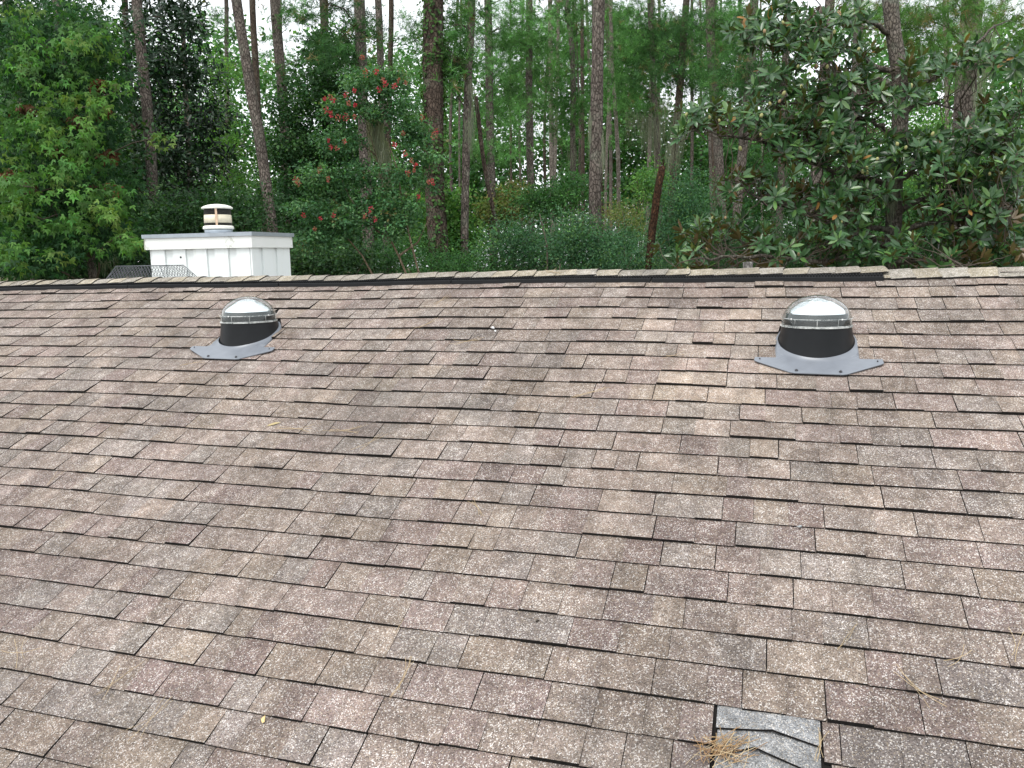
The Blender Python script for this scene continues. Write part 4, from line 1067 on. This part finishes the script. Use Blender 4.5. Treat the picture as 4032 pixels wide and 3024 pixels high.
shrub('dark leafy bush behind the white chimney', [(640, 880, 200, 110), (880, 860, 190, 120), (760, 980, 260, 80)], 20, DRK, 950, L=.09, Wd=.045, tpl=T_OVAL)
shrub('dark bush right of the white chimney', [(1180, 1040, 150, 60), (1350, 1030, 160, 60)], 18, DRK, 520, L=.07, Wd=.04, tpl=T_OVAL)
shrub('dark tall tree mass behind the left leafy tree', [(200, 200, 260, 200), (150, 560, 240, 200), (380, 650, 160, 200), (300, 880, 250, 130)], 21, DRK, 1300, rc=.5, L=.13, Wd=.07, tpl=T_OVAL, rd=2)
shrub('light green young tree in the gap between the chimney trunks', [(880, 560, 80, 110), (940, 700, 80, 80), (860, 300, 70, 90)], 33, BRI, 300, L=.12, Wd=.07, rc=.45)

# ------------------------------------------------------------------ big magnolia at the right
MD = 11.6
mg = empty('magnolia_tree', base_of(3512, MD), 'big magnolia with long glossy leaves and pale seed pods on the right', 'tree')
mtc = trunk([c4(1200, 0), c4(1210, 200), c4(1240, 350), c4(1262, 500), c4(1265, 650), c4(1250, 850), c4(1225, 1000), c4(1212, 1150), c4(1222, 1280), c4(1213, 1400), c4(1210, 1560)], 56, MD, M['mag_bark'], mg, top=11, taper=.3, seg=14, steps=40)
LIM = [[(1245, 830), (1190, 760), (1120, 710), (1040, 685), (970, 690), (915, 640)], [(1250, 520), (1160, 465), (1080, 440), (950, 490), (870, 530), (740, 600), (600, 600), (470, 560)], [(1225, 1060), (1300, 1010), (1400, 915), (1500, 850), (1640, 800), (1790, 750), (1900, 690)],
       [(1225, 1240), (1330, 1170), (1450, 1140), (1600, 1080), (1750, 1010), (1900, 950)], [(1235, 1370), (1350, 1310), (1470, 1290), (1580, 1270), (1750, 1220), (1900, 1200)], [(1215, 1340), (1100, 1320), (980, 1330), (850, 1290), (700, 1220), (560, 1160), (400, 1130)],
       [(1265, 600), (1350, 510), (1500, 430), (1600, 330), (1700, 250)], [(1215, 1080), (1080, 1040), (950, 1000), (740, 940), (600, 870), (440, 800), (220, 785), (80, 730)], [(1235, 420), (1100, 390), (1000, 290), (900, 250), (780, 170), (600, 130), (450, 150)],
       [(1200, 1520), (1060, 1470), (800, 1500), (450, 1480), (220, 1500), (60, 1500)], [(1215, 1540), (1350, 1505), (1560, 1500), (1640, 1560)], [(1215, 1440), (1130, 1410), (1060, 1340), (900, 1400), (660, 1420), (420, 1420)], [(740, 600), (640, 520), (560, 400), (540, 270)],
       [(640, 1200), (480, 1180), (330, 1060), (260, 1040)], [(1255, 700), (1340, 610), (1450, 590), (1580, 640)], [(450, 1480), (330, 1400), (240, 1310), (170, 1290)], [(1640, 800), (1780, 860), (1900, 880)], [(600, 870), (520, 700), (420, 640), (280, 650)], [(880, 250), (820, 120), (800, 20)], [(1600, 330), (1750, 330), (1900, 320)], [(1700, 250), (1800, 150), (1900, 120)], [(1900, 690), (1950, 600), (1960, 500)], [(1040, 685), (950, 600), (900, 480)], [(1205, 200), (1100, 120), (980, 90)], [(900, 250), (860, 350), (800, 420)], [(1750, 1220), (1820, 1350), (1880, 1450)], [(1580, 1270), (1620, 1370), (1700, 1450)]]
LP = []
for q in LIM:
    dz = rng.normal()*.35; n = len(q); pts = []
    for k, (x, y) in enumerate(q):
        t = k/(n-1); pts.append(P(*c4(x+rng.normal()*4*(0 < k), y+rng.normal()*4*(0 < k)), MD+dz*t*2-.35*t+(.0 if k else 0)))
    if q[0] in ((740, 600), (640, 1200), (450, 1480), (1640, 800), (600, 870), (880, 250), (1600, 330), (1700, 250), (1900, 690), (1040, 685), (900, 250), (1750, 1220), (1580, 1270)): r0 = .022
    else: r0 = .044
    # resample with a little crookedness
    pts = np.array(pts); m = (n-1)*3+1; tt = np.linspace(0, n-1, m)
    pp = np.stack([np.interp(tt, np.arange(n), pts[:, k]) for k in range(3)], 1); pp[1:] += rng.normal(size=(m-1, 3))*.012
    mb = MB(); mb.tube(pp, [r0*(1-.78*k/(m-1)) for k in range(m)], 8, jit=.10); mb.build('limb', M['mag_bark'], mg); LP.append(pp)
RB = [(430, 170, 90, 60), (560, 230, 90, 60), (560, 50, 80, 50), (720, 120, 110, 60), (760, 300, 120, 80), (600, 450, 110, 70), (280, 640, 120, 55), (90, 690, 90, 50), (450, 720, 110, 60), (650, 760, 110, 60), (850, 800, 140, 90), (700, 900, 120, 60), (800, 560, 120, 70),
      (330, 1060, 110, 50), (560, 1090, 110, 50), (800, 1130, 170, 80), (1000, 1150, 150, 80), (1230, 870, 110, 70), (1090, 930, 100, 60), (1450, 920, 110, 60), (1600, 870, 150, 90), (1800, 760, 120, 90), (1890, 660, 90, 70), (1900, 900, 90, 90), (1700, 1040, 130, 70), (1500, 1010, 100, 60),
      (1450, 1190, 110, 60), (1650, 1190, 140, 70), (1860, 1190, 110, 80), (1600, 1370, 130, 60), (1820, 1440, 120, 70), (1330, 1400, 100, 50), (1080, 1450, 120, 50), (850, 1370, 140, 60), (650, 1430, 120, 50), (450, 1400, 100, 50), (120, 1400, 130, 60), (240, 1290, 60, 35), (80, 1540, 100, 30), (480, 1530, 130, 35),
      (850, 1550, 150, 30), (1350, 1550, 120, 30), (1650, 1500, 120, 40), (1320, 540, 60, 40), (1330, 370, 80, 50), (1500, 400, 70, 50), (1660, 300, 80, 60), (1900, 330, 90, 60), (1000, 290, 80, 50), (950, 480, 110, 60), (1120, 560, 90, 50), (980, 100, 80, 50)]
rc_, bi, u_ = blob_sample([(*c4(x, y), rx*.95, ry*.95, MD-.5, .9) for x, y, rx, ry in RB], 1250, .6, True)
lim_pts = np.concatenate(LP)
tw = MB(); allpos = []; alld = []; alln = []
for c in rc_:
    dl = np.linalg.norm(lim_pts-c, axis=1); j = int(np.argmin(dl+.25*rng.random(len(dl))))
    if dl[j] > .95: continue
    limb_tube(tw, lim_pts[j], c, .008, .003, -.10, 7, .09)
    ax = unit((c-lim_pts[j])/max(np.linalg.norm(c-lim_pts[j]), .05)*.7+np.array([0, -.25, .65])+rng.normal(size=3)*.25)
    k = rng.integers(8, 15); ph = rng.random()*6.28
    e1 = unit(np.cross(ax, np.array([1, .2, .1]))); e2 = np.cross(ax, e1)
    for q in range(k):
        a_ = ph+q*2.4; tilt = radians(rng.uniform(18, 100)); dd = ax*cos(tilt)+(e1*cos(a_)+e2*sin(a_))*sin(tilt)-np.array([0, 0, .12])
        dd = unit(dd); nn = ax-dd*(ax@dd)+rng.normal(size=3)*.18
        allpos.append(c-ax*.05*rng.random()+dd*.015); alld.append(dd); alln.append(nn)
tag(tw.build('twigs', M['twig'], mg), kind='stuff')
allpos, alld, alln = np.array(allpos), np.array(alld), unit(np.array(alln)); n = len(allpos)
LL = .150*(.75+.5*rng.random(n)); LW = LL*(.30+.08*rng.random(n))
lcol = np.where(rng.random((n, 1)) < .22, np.array([[.085, .170, .046]]), np.array([[.042, .102, .036]]))*(1+.22*rng.normal(size=(n, 1))); lcol = np.clip(lcol, .008, .5)
br = rng.random(n) < .006; lcol[br] = (.30, .16, .05)
# the leaves that show largest are single objects
dep_ = (allpos-CAMP)@FW; xx_ = CX+F*((allpos-CAMP)@RT)/dep_; yy_ = CY-F*((allpos-CAMP)@UP)/dep_
side = unit(np.cross(alld, alln)); facing = np.abs(np.sum(np.cross(alld, side)*unit(allpos-CAMP), 1))
score = np.where((xx_ > 0) & (xx_ < 4032) & (yy_ > 0) & (yy_ < 1050), LL*LW*facing/dep_**2, 0)
top = np.argsort(-score)[:300]; rest_m = np.ones(n, bool); rest_m[top] = False
leaves('foliage', allpos[rest_m], alld[rest_m], alln[rest_m], LL[rest_m], LW[rest_m], T_MAG, lcol[rest_m], M['mleaf'], mg)
variants = []
for q, colv in enumerate(((.038, .094, .032), (.044, .106, .036), (.055, .12, .04), (.085, .165, .046), (.034, .085, .030), (.30, .16, .05))):
    tv, tf = T_MAG
    variants.append(np_mesh('leaf', tv, tf, [M['mleaf']], np.tile(np.array(colv), (len(tv), 1))))
mginv = Matrix.Translation(-Vector(mg.location))
for j in top:
    d_ = alld[j]; s_ = unit(np.cross(alln[j], d_)); w_ = np.cross(d_, s_)
    v_ = variants[5] if br[j] else variants[rng.integers(0, 5)]
    o = bpy.data.objects.new('leaf', v_); COL.objects.link(o); o.parent = mg; o.matrix_parent_inverse = mginv
    Lq, Wq = LL[j], LW[j]; A_ = np.eye(4); A_[:3, 0] = d_*Lq; A_[:3, 1] = s_*Wq; A_[:3, 2] = w_*Wq; A_[:3, 3] = allpos[j]
    o.matrix_basis = Matrix(A_.tolist())
POD = [(22, 662), (155, 677), (212, 697), (285, 632), (473, 180), (580, 130), (668, 383), (685, 500), (585, 540), (560, 585), (505, 600), (455, 668), (745, 345), (770, 385), (835, 385), (450, 778), (868, 770), (1240, 832), (1290, 853), (1125, 918), (1065, 970), (1040, 993), (1068, 997),
       (1320, 497), (1445, 773), (1843, 1000), (1775, 1005), (543, 1085), (333, 858), (172, 1258), (247, 1258), (143, 1438), (30, 1553), (917, 1285), (1018, 283), (877, 185), (895, 875), (670, 1470)]
for (x, y) in POD:
    p = P(*c4(x, y), MD-1.15); mb = MB(); ax = unit(np.array([rng.normal()*.3, rng.normal()*.3, 1.0])); s_ = .7+.4*random.random()
    mb.tube([p-ax*.03*s_, p-ax*.022*s_, p, p+ax*.02*s_, p+ax*.034*s_], [.006*s_, .018*s_, .023*s_, .017*s_, .003*s_], 9, 0, (.30, .30, .13) if random.random() < .8 else (.28, .2, .11), jit=.12)
    mb.build('seed_pod', M['pod'], mg)
moss([(*c4(1215, 1060), 22, 60, MD-.25, .15), (*c4(1900, 1000), 50, 60, MD, .3), (*c4(1500, 1330), 16, 40, MD-.2, .2), (*c4(1930, 850), 40, 60, MD, .3)], 1000, mg, .42, .0035)

# wooden post just behind the ridge
pp = wpt(2946, 1075, 6.2); po = MB(); zt_ = float(wpt(2946, 1031, 6.2)[2]); pr = .034
po.tube([(pp[0], 6.2, 0), (pp[0], 6.2, 2), (pp[0], 6.2, zt_-.15), (pp[0]-.004, 6.2, zt_)], [pr*1.1, pr*1.1, pr*1.02, pr], 12, jit=.05)
tag(po.build('wooden_post', M['oldwood']), 'weathered grey post top showing above the ridge beside the magnolia', 'post')

# ------------------------------------------------------------------ litter on the roof
def needle_bundle(px, py, n, length, spread, label, ang=None, col=(.42, .32, .19), curve=.25, h=.012):
    a0, S_ = roof_px(px, py); ang = random.uniform(0, pi) if ang is None else ang
    root = MB(); base = R(a0, S_, h)
    for k in range(n):
        an = ang+random.gauss(0, spread); L = length*random.uniform(.7, 1.1); oa, os_ = random.gauss(0, spread*.012), random.gauss(0, spread*.012); cv = random.gauss(0, curve); pts = []
        for q in range(6):
            t = q/5-.5; a2 = an+cv*t; pts.append(R(a0+oa+cos(a2)*L*t, S_+os_+sin(a2)*L*t, h+.004+.003*random.random()+.006*abs(t)))
        root.tube(pts, .00075, 4, 0, tuple(np.array(col)*random.uniform(.75, 1.2)), cap=False)
    o = root.build('pine_needles', M['straw']); return tag(o, label, 'pine needles', 'dry pine needles fallen on the roof')
S_ = 1.8227
NB = [((875, 1470), 4, .15, .10, 'tan pine needle bundle hanging over a shingle edge at lower centre', 1.5), ((1033, 1105), 3, .13, .2, 'short pale pine needles just below the roof centre', 2.2), ((45, 1420), 3, .14, .5, 'loose pine needles at the lower left edge', None),
      ((1275, 855), 3, .2, .15, 'long pine needle pair right of the roof centre', .6), ((955, 655), 3, .16, .6, 'crossed pine needles between the skylights, upper row', None), ((930, 705), 3, .16, .5, 'forked pine needles between the skylights, lower row', None),
      ((1010, 745), 3, .18, .3, 'pine needles below the white chips', .3), ((745, 935), 4, .2, .3, 'pine needles lying flat left of the roof centre', .4), ((640, 930), 3, .2, .3, 'pine needles below the yellow scuff', .2), ((800, 960), 3, .18, .3, 'slanting pine needles near the roof centre line', .9),
      ((1830, 1385), 2, .12, .3, 'pale curled pine needle at lower right', .8), ((1975, 1495), 3, .16, .2, 'orange pine needles at lower right', 2.4), ((2070, 1430), 2, .12, .2, 'tan pine needle pair on the right near the edge', .8), ((255, 1480), 3, .15, .5, 'fine pine needles low on the left', 1.1),
      ((330, 1560), 3, .16, .4, 'scattered pine needles at the bottom left', 1.2), ((1460, 775), 2, .12, .4, 'pine needles left of the right skylight flashing', .4), ((120, 1040), 2, .12, .3, 'pale needle pair at the left edge of the roof', 2.0), ((2190, 1400), 2, .12, .4, 'thin needle at the right edge of the roof', 1.6),
      ((1770, 1620), 5, .10, .12, 'needles caught along the right side of the grey patch', 1.5), ((865, 1360), 1, .08, .1, 'single needle above the hanging bundle', 1.4), ((420, 790), 2, .14, .4, 'faint needles below the left skylight flashing', .2), ((1195, 600), 3, .12, .5, 'straw on the ridge caps at centre', .2)]
for (pp_, n_, l_, sp, lab, an) in NB: needle_bundle(pp_[0]*S_, pp_[1]*S_, n_, l_, sp, lab, an, h=.012 if pp_[1] > 620 else .03)
# heap of needles against the patch
a0, S1 = roof_px(1548*S_, 1625*S_); mb = MB()
for k in range(60):
    an = random.gauss(.55, .75); L = random.uniform(.05, .13); oa, os_ = random.gauss(0, .030), random.gauss(-.004, .018); rise = random.uniform(0, .05)*random.random(); hz = .012+.018*random.random(); cv = random.gauss(0, .3); pts = []
    for q in range(5):
        t = q/4-.4; a2 = an+cv*t; pts.append(R(a0+oa+cos(a2)*L*t, S1+os_+sin(a2)*L*t, hz+rise*max(0, t)))
    mb.tube(pts, .0008, 4, 0, tuple(np.array(random.choice([(.42, .29, .15), (.34, .21, .10), (.48, .38, .24), (.28, .17, .09)]))*random.uniform(.8, 1.15)), cap=False)
tag(mb.build('needle_heap', M['straw']), 'heap of tan pine needles caught at the left edge of the grey patch', 'pine needles', kind='stuff')
def scrap(px, py, sz, m, label, cat, name, col=(1, 1, 1), hgt=.004, sq=.6):
    a0, S1 = roof_px(px, py); mb = MB(); k = 7; an = random.uniform(0, 6); vs = []
    for hh, f_ in ((.011, 1.0), (.011+hgt, .72)):
        for q in range(k):
            t = 2*pi*q/k; r = sz*f_*(1+.25*sin(q*2.7)); x, y = r*cos(t), r*sq*sin(t); vs.append(R(a0+x*cos(an)-y*sin(an), S1+x*sin(an)+y*cos(an), hh))
    fs = [tuple(range(k, 2*k)), tuple(range(k-1, -1, -1))]+[(q, (q+1) % k, k+(q+1) % k, k+q) for q in range(k)]
    mb.add(vs, fs, 0, col); tag(mb.build(name, m), label, cat)
scrap(1066*S_, 714*S_, .012, M['stone'], 'white chip lying on a shingle between the skylights, upper of two', 'chip', 'white_chip', hgt=.006)
scrap(1071*S_, 721*S_, .008, M['stone'], 'smaller white chip just below the upper one', 'chip', 'white_chip', hgt=.005)
scrap(571*S_, 1559*S_, .013, M['straw'], 'small dry yellow leaf at the bottom left of the roof', 'leaf', 'dry_leaf', (.62, .47, .22), .002, .5)
scrap(1162*S_, 1350*S_, .007, M['straw'], 'dark twig scrap low in the middle of the roof', 'twig', 'twig_scrap', (.06, .05, .04), .006, .35)
scrap(1228*S_, 1432*S_, .008, M['straw'], 'brown twig scrap below and right of the dark one', 'twig', 'twig_scrap', (.16, .12, .07), .006, .3)
scrap(1727*S_, 1145*S_, .010, M['straw'], 'grey bird dropping on the right half of the roof', 'scrap', 'grey_scrap', (.30, .32, .33), .003, .4)
scrap(592*S_, 918*S_, .032, M['straw'], 'pale yellow smear on a shingle below the left skylight', 'smear', 'yellow_smear', (.36, .29, .15), .0006, .3)
